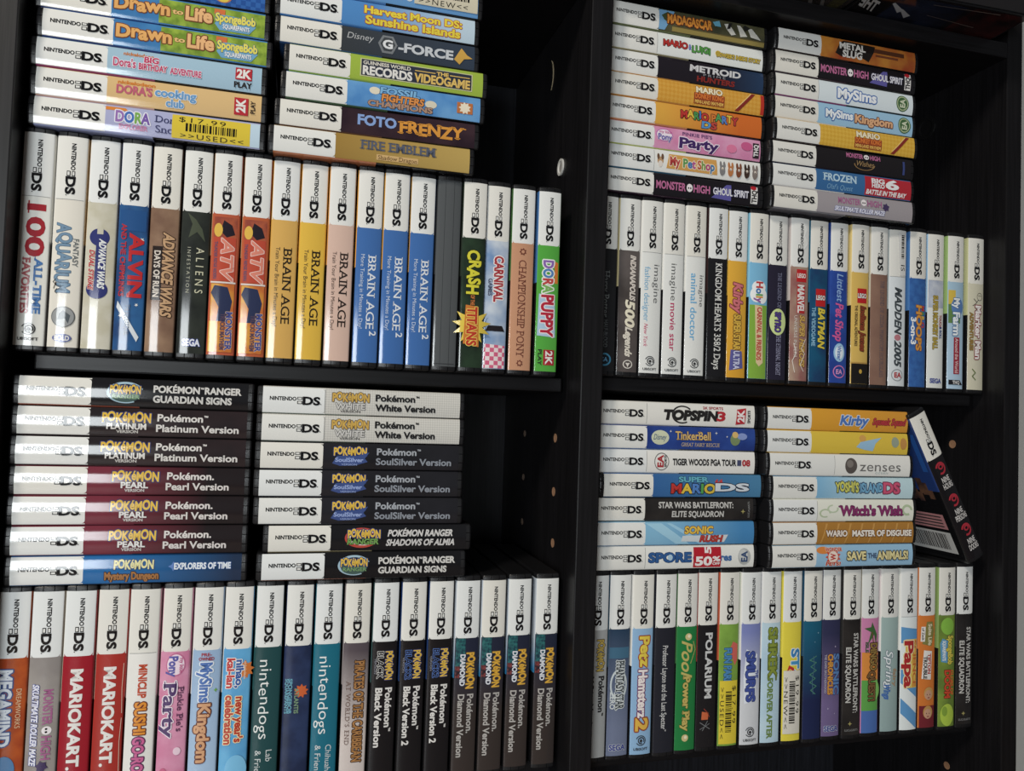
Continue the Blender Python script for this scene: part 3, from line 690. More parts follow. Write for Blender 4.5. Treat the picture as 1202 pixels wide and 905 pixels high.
add('R1', 'dark navy upright case with a pale green oval badge, upper right row', g, (44, 41, 60),
    [T('THE LEGEND OF', 45, 73, 1.0, 3.4, (120, 122, 150), sf=True), T('THE ETERNAL NIGHT', 94, 126, .8, 4.0, (150, 150, 178), sf=True), E(84, 0, 10.5, 7.2, (204, 220, 146)), T('SPYRO', 76.5, 92, 0, 5.0, (84, 66, 140), b=.05, o=((40, 36, 60), .04))], back=(44, 40, 60))
add('R1', 'maroon and beige upright case in crinkled film, red square, upper right row', g, ('mix', (150, 96, 92), (170, 142, 124), 40.0),
    lego(41, 51)[:1] + [across('LEGO', 46, 1.4, 7.5, 3.2, WHITE, b=.05), R(53, 76, -2.8, 4.6, (186, 44, 46)), T('MARVEL', 53.6, 75.5, .9, 5.6, (226, 222, 218), b=.04), T('SUPER HEROES', 78, 118, 2.6, 4.6, (206, 166, 84), b=.04, it=.2, o=((110, 60, 40), .04)), T('UNIVERSE IN PERIL', 78, 112, -3.4, 2.6, (214, 205, 196)),
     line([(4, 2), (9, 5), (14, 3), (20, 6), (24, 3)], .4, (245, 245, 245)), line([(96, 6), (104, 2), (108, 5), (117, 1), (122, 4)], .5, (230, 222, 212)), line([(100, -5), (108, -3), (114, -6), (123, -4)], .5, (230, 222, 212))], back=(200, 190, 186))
add('R1', 'dark blue upright case with a red square and yellow slanted lettering, upper right row', g, ('mix', (30, 64, 104), (26, 84, 120), 50.0),
    lego(55, 69) + [T('BATMAN', 71, 102, 2.4, 6.0, (222, 200, 62), b=.05, it=.2, o=((40, 50, 50), .04)), T('THE VIDEOGAME', 70, 101, -4.8, 3.0, (130, 178, 206), b=.03)], back=(40, 110, 140))
add('R1', 'royal blue upright case with pink script and a small white cloud, upper right row', g, ('mix', (44, 78, 166), (38, 64, 146), 60.0),
    [T('Littlest', 42, 64, .4, 5.6, (140, 176, 222), b=.01, it=.2), T('Pet Shop', 66, 96, .2, 7.0, (214, 88, 150), b=.03, it=.2), E(105, .5, 7.5, 5.2, (150, 196, 228)), E(105, .5, 5.5, 3.8, (222, 234, 242)), T('Winter', 99.5, 111, .4, 3.6, (80, 120, 190), b=.03), E(120.5, .5, 5.2, 5.6, (210, 120, 180), .84), across('EA', 120.5, .5, 5.5, 3.6, (214, 150, 200), b=.03)], back=(40, 70, 150))
add('R1', 'yellow upright case with a red square and a black foot, upper right row', g, (216, 178, 88),
    lego(52, 64) + [T('Indiana Jones', 67, 103, 2.6, 5.2, (140, 62, 38), b=.06, it=.2, o=((60, 36, 26), .05)), T('THE ORIGINAL ADVENTURES', 66, 99, -4.0, 2.4, (70, 54, 40), b=.02), R(113, 129.4, -7.6, 7.6, (36, 33, 32)), R(112, 113.2, -7.6, 7.6, (180, 140, 70)), E(119.5, .5, 1.8, 1.4, (200, 160, 60))], back=(224, 196, 120))
add('R1', 'cocoa brown upright case with faint grey serif lettering, upper right row', g, ('mix', (142, 108, 92), (132, 98, 84), 40.0), [T('THE LEGEND OF ZELDA: PHANTOM HOURGLASS', 44, 123, 2.4, 4.0, (104, 90, 96), sf=True)], back=(196, 190, 170))
add('R1', 'silver-white upright case with dark slanted capitals and a torn barcode sticker, upper right row', g, (196, 201, 206),
    [T('MADDEN', 49, 86, .4, 6.4, (66, 74, 80), b=.05, it=.25), E(89.5, 0, 2.6, 3.2, (190, 120, 130)), T('2005', 93, 113, .4, 6.4, (66, 74, 80), b=.05, it=.25), E(120.5, 0, 5.0, 5.6, (150, 154, 158), .86), across('EA', 120.5, .6, 6.5, 4.0, (180, 62, 66), b=.05)],
    sticker=[P([(1, 1.5), (3, -1), (26, .5), (38, 1.2), (37.5, 7.5), (1, 7.5)], (216, 216, 214)), B(4, 24, 2.4, 5.4), T('IS', 29, 34, 4.0, 4.0, (50, 48, 48))], mark=False, back=(180, 190, 190))
add('R1', 'medium blue upright case with orange lettering in its middle, upper right row', g, ('mix', (56, 106, 176), (48, 92, 160), 200.0),
    [T('MARIO', 62, 80, 4.6, 3.2, [(200, 60, 50), (80, 150, 80), (220, 180, 60), (80, 120, 190), (200, 60, 50)], b=.06), T('HOOPS', 62, 99, .6, 5.2, (216, 146, 60), b=.07, o=((120, 74, 46), .06), it=.1), T('3-on-3', 72, 94, -4.6, 4.2, (226, 228, 228), b=.05)], back=(70, 120, 180))
add('R1', 'white upright case with an icy mountain and olive gold lettering, upper right row', g, (202, 204, 200),
    [R(39, 62, -7.6, 7.6, ('mix', (158, 168, 190), (200, 206, 214), 60.0)), T('SUPER MONKEY BALL', 52, 97, -.8, 4.4, (176, 152, 66), b=.06, o=((110, 92, 40), .05)), T('TOUCH', 68, 78, 4.4, 2.6, (160, 60, 60), b=.04), T('& ROLL', 78, 88, 4.6, 2.6, (60, 80, 140), b=.04), across('SEGA', 123.5, 0, 11, 3.6, (62, 76, 150), b=.07)], back=(150, 190, 220))
add('R1', 'pale blue upright case with white lettering above a red banner, upper right row', g, ('grad', (160, 192, 214), (176, 204, 226)),
    [R(46, 62, -7.6, -1, (210, 180, 70)), R(58, 74, -7.6, 4, (96, 132, 74)), E(60, 1, 8, 6, (90, 130, 190)), T('My', 53, 61, .4, 5.8, (232, 238, 242), b=.05, o=((70, 110, 160), .07)), T('Farm', 65, 84, .2, 6.6, (232, 238, 242), b=.05, o=((70, 110, 160), .07)), R(86, 117, -2.6, 3.4, (160, 42, 60)), T('Around the World', 87, 116, .4, 3.2, (222, 190, 190), b=.02), P([(122, -7), (126, -7), (126, 7), (122, 4)], (40, 40, 44)), across('THQ', 124, 0, 7, 2.6, (210, 210, 210), b=.05)], back=(150, 180, 110))
add('R1', 'cream upright case with white red-edged lettering, rightmost of the upper right row', g, (206, 201, 178),
    [E(50, 3.2, 3.4, 3.0, (60, 55, 50), .88), E(49.2, 2.2, .5, .5, (60, 55, 50)), E(49.2, 4.2, .5, .5, (60, 55, 50)), line([(53, 1.5), (56, -1), (58, -4)], .5, (60, 55, 50)), line([(55, 0), (52, -3)], .5, (60, 55, 50)), T('Marker Man', 58, 103, 1.6, 5.8, (236, 230, 226), b=.05, o=((140, 48, 52), .1)), T('ADVENTURES', 64, 96, -5.0, 3.0, (150, 120, 60), b=.04, o=((90, 66, 40), .04)), line([(112, -4), (115, -1), (118, -4), (121, -1)], .8, (96, 112, 56))], back=(190, 190, 140))

# ---- lower right compartment, upright row
g = 'upright game cases in the lower right compartment'
add('R2', 'silver grey upright case with a gold logo, leftmost of the lower right row', g, (176, 176, 174), [pk_logo(46, 68, 3.0, 5.0, (190, 160, 70), (90, 84, 80)), T('Pokémon™', 72, 100, 4.0, 4.2, (48, 48, 50), b=.035), T('White Version', 72, 112, -4.0, 4.2, (60, 60, 62), b=.035)], front=(170, 170, 170))
add('R2', 'steel blue upright case with a ring emblem, second in the lower right row', g, ('grad', (44, 66, 92), (112, 122, 150), 40, 110),
    [R(52, 60, -7.6, 7.6, (66, 108, 136)), E(79, 0, 11.5, 6.6, (196, 206, 210), .82), T('PHANTASY STAR', 62, 96, 1.0, 6.0, (66, 74, 80), b=.03, sf=True, o=((206, 212, 212), .07)), T('ZERO', 84, 96, -4.6, 3.4, (206, 212, 212), b=.03), across('SEGA', 123.5, 0, 12, 3.8, (60, 70, 140), b=.07, o=((205, 210, 215), .04))], back=(50, 80, 100))
add('R2', 'light blue upright case with yellow and cream bubble lettering, lower right row', g, (140, 180, 216),
    [T('Petz', 45, 66, 1.6, 7.4, (226, 200, 70), b=.06, o=((160, 70, 50), .08), wav=.4), T('Hamsterz', 69, 103, .6, 6.6, (236, 226, 222), b=.05, o=((120, 70, 110), .09)), T('2', 104, 112, .4, 9.0, (226, 178, 70), b=.07, o=((150, 70, 50), .08))] + ubi(119.5))
add('R2', 'blackish navy upright case with small white lettering, left of the grass green one', g, (42, 44, 54), [T('Professor Layton and the Last Specter™', 52, 114, -.3, 4.0, (200, 200, 200), b=.01)], back=(40, 42, 52))
add('R2', 'grass green upright case with gold lettering and two gold balls, lower right row', g, (34, 126, 64),
    [E(46.5, 1.0, 2.6, 2.7, (206, 190, 130)), E(46, 1.4, 1.2, 1.2, (236, 226, 190)), E(120.5, -.2, 2.6, 2.7, (206, 190, 130)), E(120, .2, 1.2, 1.2, (236, 226, 190)), T('Power Play', 76, 115, .2, 5.4, (196, 174, 92), b=.05, sf=True, o=((70, 90, 40), .05)), T('Pool', 51, 75, .0, 8.4, (190, 176, 96), b=.02, it=.35), line([(50, 5), (56, 6.8), (66, 3)], .5, (190, 176, 96))], back=(60, 110, 60))
add('R2', 'black upright case with wide white capitals and an orange mark, lower right row', g, (38, 37, 40),
    [T('POLARIUM', 45, 93, 1.0, 5.4, (202, 202, 202), b=.035), P([(103, -3.6), (109, -4), (109, 1.4), (104, 1.8)], (206, 100, 60)), line([(101, -2), (104, 1), (107, 2.5)], .6, (150, 60, 45)), line([(111, -5), (116, 3)], .5, (120, 122, 124)), line([(110, 1), (117, -3)], .5, (120, 122, 124)), line([(112, 2.6), (116, -5)], .4, (120, 122, 124))], back=(190, 60, 50))
add('R2', 'green upright case with a yellow price sticker over its lower half, lower right row', g, ('mix', (130, 172, 68), (112, 150, 60), 50.0),
    [P([(52, 3), (58, 0), (70, 5), (66, 7.2), (54, 7.2)], (212, 100, 90)), T('FUN PARK', 57, 84, -1.0, 5.6, (76, 138, 190), b=.06, o=((40, 80, 120), .05))],
    sticker=sticker((222, 198, 52), '$17.99', '>>USED<<', 81, 128), back=(200, 90, 60))
add('R2', 'lavender to white upright case with jagged blue lettering, lower right row', g, ('grad', (124, 134, 192), (208, 210, 214), 45, 95),
    [P([(58, -4), (62, 5.5), (80, 5), (97, 4), (99, -5), (80, -6)], (222, 228, 238)), T('THE', 74, 80, 5.2, 2.6, (66, 84, 160), b=.05), T('SMURFS', 60, 97, -.2, 7.0, (66, 84, 160), b=.07, o=((40, 52, 110), .04), wav=.4)] + ubi(120))
add('R2', 'pale sky blue upright case with large green lettering, lower right row', g, ('mix', (172, 202, 222), (188, 214, 226), 30.0), [T('SHREK', 43, 80, 1.2, 7.2, (134, 150, 56), b=.04, sf=True, o=((80, 96, 40), .05)), T('FOREVER AFTER', 81, 126, -.8, 4.4, (106, 134, 64), b=.05), T('DREAMWORKS', 62, 78, 6.2, 1.3, (110, 140, 160))])
add('R2', 'yellow upright case with a white price sticker over its lower half, lower right row', g, (226, 208, 62),
    [T('STA', 60, 84, 2.6, 7.0, [(60, 130, 190), (70, 150, 200), (60, 130, 190)], b=.06, o=((226, 232, 236), .06)), P([(72, -3), (82, -6.4), (82, 2.6), (74, 1.4)], (196, 48, 44)), T('GA', 75, 81, -1.8, 2.8, (230, 190, 80), b=.04)],
    sticker=sticker((216, 210, 198), '$19.99', '>>NEW<<', 76, 124), back=(226, 208, 70))
add('R2', 'deep teal to navy upright case with faint scribbled green lettering, lower right row', g, ('grad', (28, 94, 122), (34, 44, 84), 45, 100),
    [line([(66, 3), (69, -3), (71, 3), (74, -2), (77, 3), (80, -3), (83, 2), (86, -3), (89, 3), (92, -2), (95, 2)], .7, (72, 130, 110)), line([(66, 0), (74, 1), (84, -1), (95, 0)], .6, (72, 110, 130)), star(48, 4, .8, 4, (130, 170, 190), .4), star(55, 1, .6, 4, (130, 170, 190), .4)], back=(40, 80, 110))
add('R2', 'dusky purple upright case with blue and orange lettering, lower right row', g, ('grad', (52, 54, 86), (112, 96, 140), 50, 105),
    [T('SONIC', 66, 97, 4.4, 5.2, (88, 132, 190), b=.06, o=((40, 50, 90), .05)), T('CHRONICLES', 66, 97, -1.2, 4.2, (212, 148, 60), b=.05, o=((110, 60, 40), .04)), T('THE DARK BROTHERHOOD', 66, 96, -5.4, 1.8, (190, 186, 200)), star(60, 3, .8, 4, (190, 180, 210), .4), star(108, -3, .8, 4, (190, 180, 210), .4), star(112, 3, .6, 4, (190, 180, 210), .4), across('SEGA', 123.5, 0, 12, 3.8, (60, 70, 140), b=.07, o=((205, 208, 222), .04))], back=(60, 60, 90))
add('R2', 'charcoal upright case with two lines of grey capitals, beside a pink and orange jungle one', g, ('mix', (54, 51, 50), (44, 42, 42), 40.0), g_elite(), back=(50, 50, 50))
add('R2', 'multicoloured jungle upright case with pink, orange, green and blue bands, lower right row', g, (206, 128, 172),
    [R(66, 92, -7.6, 7.6, (222, 138, 60)), R(88, 112, -7.6, 7.6, (92, 164, 74)), R(112, 129.4, -7.6, 7.6, (74, 110, 180)), E(96, 5, 8, 4, (130, 196, 96)), P([(42, 1), (52, 6), (60, 5), (52, 3), (60, -3), (50, 0), (47, -6), (46, 0)], (64, 104, 58)), line([(50, 1), (62, 3), (74, 7)], 1.0, (110, 80, 50)), T('DINGO', 59, 80, 3.0, 6.4, (150, 120, 62), b=.07, o=((60, 42, 32), .07)), T('QUEST!', 81, 104, 1.4, 6.0, (126, 92, 56), b=.07, o=((60, 42, 32), .07)), T('ISLE', 58, 66, -3.6, 2.6, (60, 90, 60), b=.04)], back=(150, 140, 120))
add('R2', 'grey-teal upright case with white looping script, lower right row', g, ('grad', (156, 180, 176), (144, 168, 168)), [T('Spring', 66, 96, -.6, 6.4, (222, 228, 230), b=.01, it=.3, o=((100, 116, 130), .05)), T('Wings', 92, 104, -2.6, 5.4, (66, 110, 180), b=.05, it=.2), T('fairy', 80, 94, 4.6, 3.4, (170, 140, 110), b=.03)])
stripes = [P([(47, -7.6), (54, -7.6), (58, 7.6), (49, 7.6)], (92, 152, 206)), P([(78, -7.6), (92, -7.6), (104, 7.6), (90, 7.6)], (92, 152, 206)), P([(104, -7.6), (116, -7.6), (129, 7.6), (117, 7.6)], (92, 152, 206)), R(50, 60, -7.6, 7.6, (92, 152, 206))]
add('R2', 'white upright case with blue slanting stripes and red yellow-edged lettering, lower right row', g, (206, 214, 220), stripes + [R(57, 96, -3.8, 7.4, (226, 190, 80)), T('SCIENCE', 58, 95, 5.2, 3.4, (206, 110, 50), b=.05), T('Papa', 59, 95, -.6, 8.0, (178, 46, 46), b=.08, o=((236, 220, 170), .07))])
def face(u, v, hair): return [E(u, v, 5.2, 4.6, hair), E(u + 1.2, v - .2, 4.0, 3.5, (198, 150, 120)), E(u + .9, v - 1.4, .5, .35, (70, 50, 40)), E(u + .9, v + 1.2, .5, .35, (70, 50, 40)), E(u + 3.4, v - .1, .5, 1.2, (150, 80, 70))]
add('R2', 'orange upright case with white labels and two blond faces, lower right row', g, (214, 118, 48),
    [P([(44, -1), (62, -5), (64, 4), (52, 6.8), (44, 5)], (132, 126, 66)), T('Suite Life', 46, 63, 2.4, 3.6, (222, 214, 180), b=.03), P([(48, -6), (60, -6.6), (60, -2.8), (48, -2.2)], (226, 222, 216)), T('of Zack', 49, 59, -4.4, 2.0, (70, 66, 64), b=.03), P([(67, -3.6), (90, -5.6), (91, 3.4), (68, 4.4)], (226, 222, 216)), T('TIPTON', 70, 86, 1.6, 3.0, (180, 60, 60), b=.04), T('TROUBLE', 72, 90, -2.2, 3.2, (70, 66, 64), b=.04), R(112, 129.4, -7.4, 7.4, (120, 40, 48))] + face(102, 1.2, (196, 150, 84)) + face(117, .5, (190, 142, 78)), back=(210, 120, 60))
add('R2', 'olive and lime green upright case with yellow and orange lettering, lower right row', g, ('mix', (96, 120, 52), (120, 146, 56), 45.0),
    [E(48, 0, 7, 6.4, (130, 184, 66)), P([(58, -5), (62, -7), (77, -6), (78, 0), (60, 1)], (90, 150, 190)), T('SpongeBob', 56, 79, 3.0, 5.0, (214, 196, 70), b=.05, o=((90, 90, 50), .05)), T('SQUAREPANTS', 60, 76, -3.4, 2.8, (226, 230, 230), b=.03), T('GLOBS OF', 84, 104, 4.6, 3.2, (214, 110, 50), b=.05), T('DOOM', 84, 106, .0, 5.4, (206, 74, 46), b=.07, o=((110, 40, 30), .05)), E(120, 0, 9, 6.6, (168, 196, 66)), E(117, -2.6, 4, 2.6, (128, 160, 56))], back=(130, 160, 90))
add('R2', 'charcoal upright case with two lines of grey capitals, rightmost of the lower right row', g, ('mix', (50, 48, 48), (42, 40, 40), 40.0), g_elite(), back=(50, 50, 50))

# ---- upper left compartment, left pile (bottom to top)
g = 'flat game cases in the left pile of the upper left compartment'
add('L1A', 'lilac flat case with a yellow price sticker, bottom of the upper left pile', g, (168, 172, 208),
    [P([(39, 5.2), (52, 5.6), (50, 7.5), (39, 7.5)], (220, 130, 50)), T('DORA', 45, 64, 2.0, 6.6, [(150, 110, 180), (70, 110, 190), (120, 170, 80), (120, 90, 170)], b=.07, o=((226, 226, 236), .07)), T('EXPLORER', 47, 63, -4.2, 2.8, (200, 120, 160), b=.03), T('Dor', 67.5, 78, 3.2, 4.4, (60, 64, 110), sf=True), T('Sno', 67.5, 78, -3.2, 4.4, (60, 64, 110), sf=True), R(123, 129.4, -7.6, 7.6, (186, 210, 226))],
    sticker=sticker((218, 192, 54), '$17.99', '>>USED<<', 77, 123.5), back=(150, 160, 205))
add('L1A', 'apricot flat case with pink and blue lettering and a red square, upper left pile', g, (216, 180, 122),
    [T('nickelodeon', 45, 66, 5.6, 2.2, (214, 124, 50), b=.04), T("DORA'S", 44.5, 64.5, 1.0, 5.0, (196, 96, 116), b=.08), T('cooking', 66.5, 90, 2.0, 5.0, (104, 152, 200), b=.06, o=((226, 230, 232), .04)), T('club', 73, 83, -4.0, 4.4, (104, 152, 200), b=.06, o=((226, 230, 232), .04)), R(113, 121.5, -5.8, 5.4, (190, 48, 56)), across('2K', 117, 0, 8, 5.2, WHITE, b=.06), across('PLAY', 124.3, 0, 8, 2.6, (60, 50, 45), b=.03)], back=(214, 170, 150))
add('L1A', 'ice blue flat case with magenta lettering and a red square, third up in its pile', g, (158, 190, 210),
    [T('nickelodeon', 48, 65, 5.4, 2.2, (206, 120, 60), b=.03), T("Dora's", 42.5, 55, -.6, 5.0, (196, 70, 110), b=.03, o=((232, 228, 234), .05)), T('BIG', 60, 68, 3.0, 3.6, (196, 60, 96), b=.07, o=((232, 228, 234), .05)), T('BIRTHDAY', 57, 73, -1.6, 3.6, (196, 60, 96), b=.07, o=((232, 228, 234), .05)), T('ADVENTURE', 75, 93, -1.8, 3.6, (196, 70, 110), b=.05, o=((232, 228, 234), .05)), R(113.5, 123.5, -1.4, 6.6, (186, 46, 56)), T('2K', 114.5, 122.5, 2.6, 5.4, WHITE, b=.06), T('PLAY', 113, 123.5, -4.6, 3.4, (50, 44, 44), b=.03)], back=(150, 60, 110))
add('L1A', 'blue and green flat case with orange lettering, lower of two alike in its pile', g, ('mix', (68, 132, 190), (56, 116, 176), 60.0), g_drawn(), back=(40, 60, 120))
add('L1A', 'blue and green flat case with orange lettering, upper of two alike in its pile', g, ('mix', (68, 132, 190), (56, 116, 176), 60.0), g_drawn(), back=(40, 60, 120))
add('L1A', 'blue checked flat case cut off by the top edge of the photo, left pile', g, ('check', (52, 104, 180), (40, 84, 160), 330.0), [E(104, -3.6, 5, 3.2, (190, 120, 90)), E(104, -4.4, 3.4, 2.0, (222, 196, 70))], back=(40, 70, 140))

# ---- upper left compartment, right pile
g = 'flat game cases in the right pile of the upper left compartment'
add('L1B', 'dull gold flat case with blue-grey serif letters, bottom of its pile, upper left compartment', g, ('grad', (158, 124, 58), (186, 156, 84)), [T('FIRE EMBLEM', 56, 105, 2.6, 6.0, (86, 92, 110), sf=True, b=.02, o=((140, 118, 70), .03)), R(66, 94, -6.6, -3.0, (208, 170, 112)), T('Shadow Dragon', 67, 93, -4.8, 2.6, (96, 66, 40), sf=True)], back=(200, 120, 80))
add('L1B', 'dark plum flat case with light blue and orange capitals, second up in the right pile', g, ('mix', (66, 46, 54), (52, 36, 46), 40.0), [T('FOTO', 50, 75, 1.2, 6.4, (130, 160, 214), b=.07), T('FRENZY', 78, 121, -.2, 7.6, (218, 146, 56), b=.04, sf=True, wav=.4)], back=(90, 60, 50))
add('L1B', 'azure flat case with a stone logo and an orange burst at its right end', g, ('mix', (76, 136, 200), (104, 162, 216), 45.0),
    [E(57, 3.4, 3.6, 2.6, (220, 212, 190)), E(95, -1.0, 4.0, 2.6, (214, 206, 184)), T('FOSSIL', 61, 87, 4.2, 4.4, (120, 176, 220), b=.06, o=((40, 60, 96), .06), it=.1), T('FIGHTERS', 62, 90, -.6, 4.4, (222, 140, 70), b=.06, o=((70, 46, 40), .06), it=.1), T('CHAMPIONS', 53, 96, -5.2, 3.4, (176, 140, 120), b=.06, o=((70, 50, 46), .06), sf=True), R(113, 124, -4, 3.6, (190, 110, 60)), splat(118.5, -.2, 4.4, (232, 220, 196))], back=(70, 100, 70))
add('L1B', 'lime green flat case with a dark blue title panel, fourth up in the right pile', g, (156, 182, 62),
    [R(45.5, 122, -5.9, 6.2, (196, 194, 150)), R(46.2, 121.3, -5.3, 5.6, (52, 58, 72)), T('GUINNESS WORLD', 47.5, 79, 3.4, 2.4, (212, 208, 196), b=.03), T('RECORDS', 47.5, 80, -1.8, 5.4, (222, 220, 214), b=.06), T('THE', 97, 105, 3.0, 2.4, (222, 184, 96), b=.05), R(82, 96, 2.6, 3.2, (222, 184, 96)), R(106, 120, 2.6, 3.2, (222, 184, 96)), T('VIDEOGAME', 82, 120, -1.8, 5.4, (222, 184, 96), b=.06)], back=(150, 176, 62))
add('L1B', 'dark slate flat case with silver capitals and a hexagon logo', g, ('grad', (62, 66, 70), (54, 66, 84)),
    [T('Disney', 43, 60, 2.4, 4.2, (176, 178, 180), it=.2), P([(63, 0), (66, 6), (73, 6), (76, 0), (73, -6), (66, -6)], (120, 124, 128)), P([(64.5, 0), (67, 4.6), (72, 4.6), (74.5, 0), (72, -4.6), (67, -4.6)], (70, 74, 78)), T('G', 66.5, 72.5, 0, 5.4, (222, 224, 226), b=.06), T('-FORCE', 77, 114, -.6, 5.8, (196, 200, 206), b=.07), P([(115, -3), (120, 5.6), (124, 1), (128, -1), (122, -2), (119, -6)], (206, 160, 70))], back=(46, 80, 130))
add('L1B', 'blue flat case with yellow red-edged lettering in two lines, upper left compartment', g, ('grad', (76, 136, 200), (184, 206, 222), 60, 120), [T('Harvest Moon DS:', 54, 120, 3.4, 5.0, (228, 206, 60), b=.045, o=((176, 56, 44), .055)), T('Sunshine Islands', 55, 119, -3.4, 5.0, (228, 206, 60), b=.045, o=((176, 56, 44), .055))], back=(70, 130, 200))
add('L1B', 'blue flat case with a cream price sticker, cut off by the top edge', g, (96, 150, 206), [T('PO', 76, 84, -2, 5, (206, 220, 230), b=.05)], sticker=[R(85, 129, -5.6, 7.4, (206, 198, 174)), T('>>NEW<<', 88, 122, -2.8, 3.6, (50, 46, 40), gap=.12), B(91, 123, 1.0, 6.0)], back=(86, 140, 200))

# ---- lower left compartment, left pile (bottom to top)
g = 'flat game cases in the left pile of the lower left compartment'
add('L2A', 'blue flat case with brown and white lettering, bottom of the lower left pile', g, ('grad', (36, 106, 172), (38, 54, 82), 60, 125), [T('POKéMON', 56, 78, 3.2, 5.0, (222, 214, 150), b=.05, o=((50, 80, 130), .07), wav=.3), T('Mystery Dungeon', 51, 81, -3.8, 4.4, (168, 112, 62), b=.05, o=((58, 40, 34), .07)), star(89.5, 1.5, 3, 4, (96, 130, 196), .5), T('EXPLORERS OF TIME', 90, 123, 1.6, 3.6, (222, 228, 234), b=.04, o=((60, 96, 160), .07))], back=(60, 100, 150))
mar = ('grad', (122, 48, 62), (42, 36, 38), 50, 108)
for lb in ('lowest of three maroon to black flat cases in the lower left pile', 'middle of three maroon to black flat cases in the lower left pile', 'highest of three maroon to black flat cases in the lower left pile'):
    add('L2A', lb, g, mar, g_pearl(), back=(120, 52, 70))
for lb in ('lower of two brown-black flat cases with a yellow and silver logo, lower left pile', 'upper of two brown-black flat cases with a yellow and silver logo, lower left pile'):
    add('L2A', lb, g, ('mix', (56, 44, 46), (46, 40, 42), 30.0), g_plat(), back=(70, 60, 60))
add('L2A', 'black flat case with a pale blue ring logo, top of the lower left pile', g, (34, 34, 37), g_ranger('POKÉMON™RANGER', 'GUARDIAN SIGNS'), back=(170, 84, 60))
# ---- lower left compartment, right pile
g = 'flat game cases in the right pile of the lower left compartment'
add('L2B', 'black flat case with a pale blue swoosh logo, bottom of its pile, lower left compartment', g, (32, 32, 35), g_ranger('POKÉMON™RANGER', 'GUARDIAN SIGNS'), back=(150, 90, 70))
add('L2B', 'black flat case with a red and green swirl logo sticking out to the right', g, (34, 34, 37),
    [E(59, .2, 11, 6.6, (196, 72, 60), .74, 30, 330), E(60, .4, 9.6, 5.2, (222, 206, 196), .86), pk_logo(50, 71, 3.0, 5.0), T('RANGER', 50, 70, -2.2, 3.4, (110, 158, 80), b=.05, o=((40, 50, 40), .05), it=.1), T('POKÉMON RANGER', 76.5, 120, 3.2, 4.0, (206, 204, 202), b=.04, it=.2), T('SHADOWS OF ALMIA', 75.5, 121.5, -3.0, 4.0, (206, 204, 202), b=.04, it=.2)], back=(190, 176, 130))
for lb in ('lowest of three black flat cases with a blue ribbon logo, right lower left pile', 'middle of three black flat cases with a blue ribbon logo, right lower left pile', 'highest of three black flat cases with a blue ribbon logo, right lower left pile'):
    add('L2B', lb, g, ('mix', (38, 38, 42), (44, 44, 50), 30.0), g_soul(), back=(60, 62, 70))
chk = ('check', (208, 206, 198), (192, 190, 183), 900.0, 45)
for lb in ('lower of two white finely checked flat cases with black lettering', 'upper of two white finely checked flat cases with black lettering, on top of its pile'):
    add('L2B', lb, g, chk, [R(38.8, 39.2, -7.6, 7.6, (140, 140, 138))] + g_white(), back=(110, 120, 110))

# ---- upper right compartment, left pile (bottom to top)
g = 'flat game cases in the left pile of the upper right compartment'
add('R1A', 'black flat case with pink and white lettering, bottom of its pile beside the divider', g, (36, 33, 38), g_ghoul(), back=(60, 40, 60))
pets = []
for u, c in ((96, (130, 128, 128)), (103, (190, 120, 70)), (110, (130, 74, 48)), (117, (70, 54, 46)), (124, (130, 118, 112))):
    pets += [E(u, -1.5, 2.4, 4.0, c), E(u - 1.5, 3.0, 1.0, 2.6, c), E(u + 1.5, 3.0, 1.0, 2.6, c), E(u, -.2, .9, 1.2, (222, 210, 196)), E(u, -.8, .4, .4, (40, 36, 34))]
add('R1A', 'white flat case with an orange wooden banner and a row of small pets', g, (208, 208, 204),
    [E(44, 0, 2.6, 3.0, (190, 150, 110)), E(42.3, 3.0, 1.1, 2.4, (110, 80, 60)), E(45.7, 3.0, 1.1, 2.4, (110, 80, 60)), E(44, -2.5, 1.8, 2.4, (225, 215, 205)), P([(49, -5.2), (51, 5.8), (91, 6.0), (92, -5.6)], (212, 156, 80)), T('My', 52, 60, .6, 6.4, (186, 62, 60), b=.07, o=((236, 220, 190), .06)), T('Pet', 63, 73, .2, 6.2, [(90, 150, 80), (70, 120, 180), (180, 80, 140)], b=.07, o=((236, 220, 190), .06)), T('Shop', 75, 89, .2, 6.2, [(190, 90, 60), (110, 150, 70), (180, 70, 120), (70, 120, 170)], b=.07, o=((236, 220, 190), .06))] + pets, back=(60, 110, 140))
add('R1A', 'pink flat case with purple script and a heart badge, in the pile beside the divider', g, ('mix', (220, 156, 190), (212, 130, 172), 60.0), g_party() + [E(104, -1.5, 4.4, 3.2, (226, 120, 160)), E(117, 2, 5, 3.4, (206, 90, 140)), R(122.5, 128, -6.4, 5.4, (54, 44, 50)), across('THQ', 125.2, -.5, 9, 3.6, (226, 224, 224), b=.05)], back=(170, 180, 90))
add('R1A', 'deep orange flat case with bouncing multicoloured letters, in the pile beside the divider', g, ('grad', (224, 164, 62), (216, 106, 40), 45, 110),
    [T('MARIO PARTY', 60, 108, 2.2, 5.6, [(200, 56, 50), (226, 190, 60), (70, 150, 80), (70, 120, 200), (200, 56, 50), (0, 0, 0), (214, 120, 50), (80, 160, 90), (90, 130, 200), (226, 190, 60), (200, 60, 60)], b=.08, o=((70, 46, 40), .07), wav=.6), splat(83, -4.4, 3.0, (226, 196, 70)), T('DS', 78, 90, -4.2, 4.6, [(90, 150, 210), (200, 70, 60)], b=.08, o=((60, 46, 60), .06))], back=(220, 150, 100))
add('R1A', 'amber hatched flat case with a red-brown logo and a red right end', g, ('check', (220, 162, 62), (214, 150, 50), 420.0, 45), g_mini() + [R(126.5, 129.5, -7.7, 7.7, (190, 50, 38))], back=(196, 140, 70))
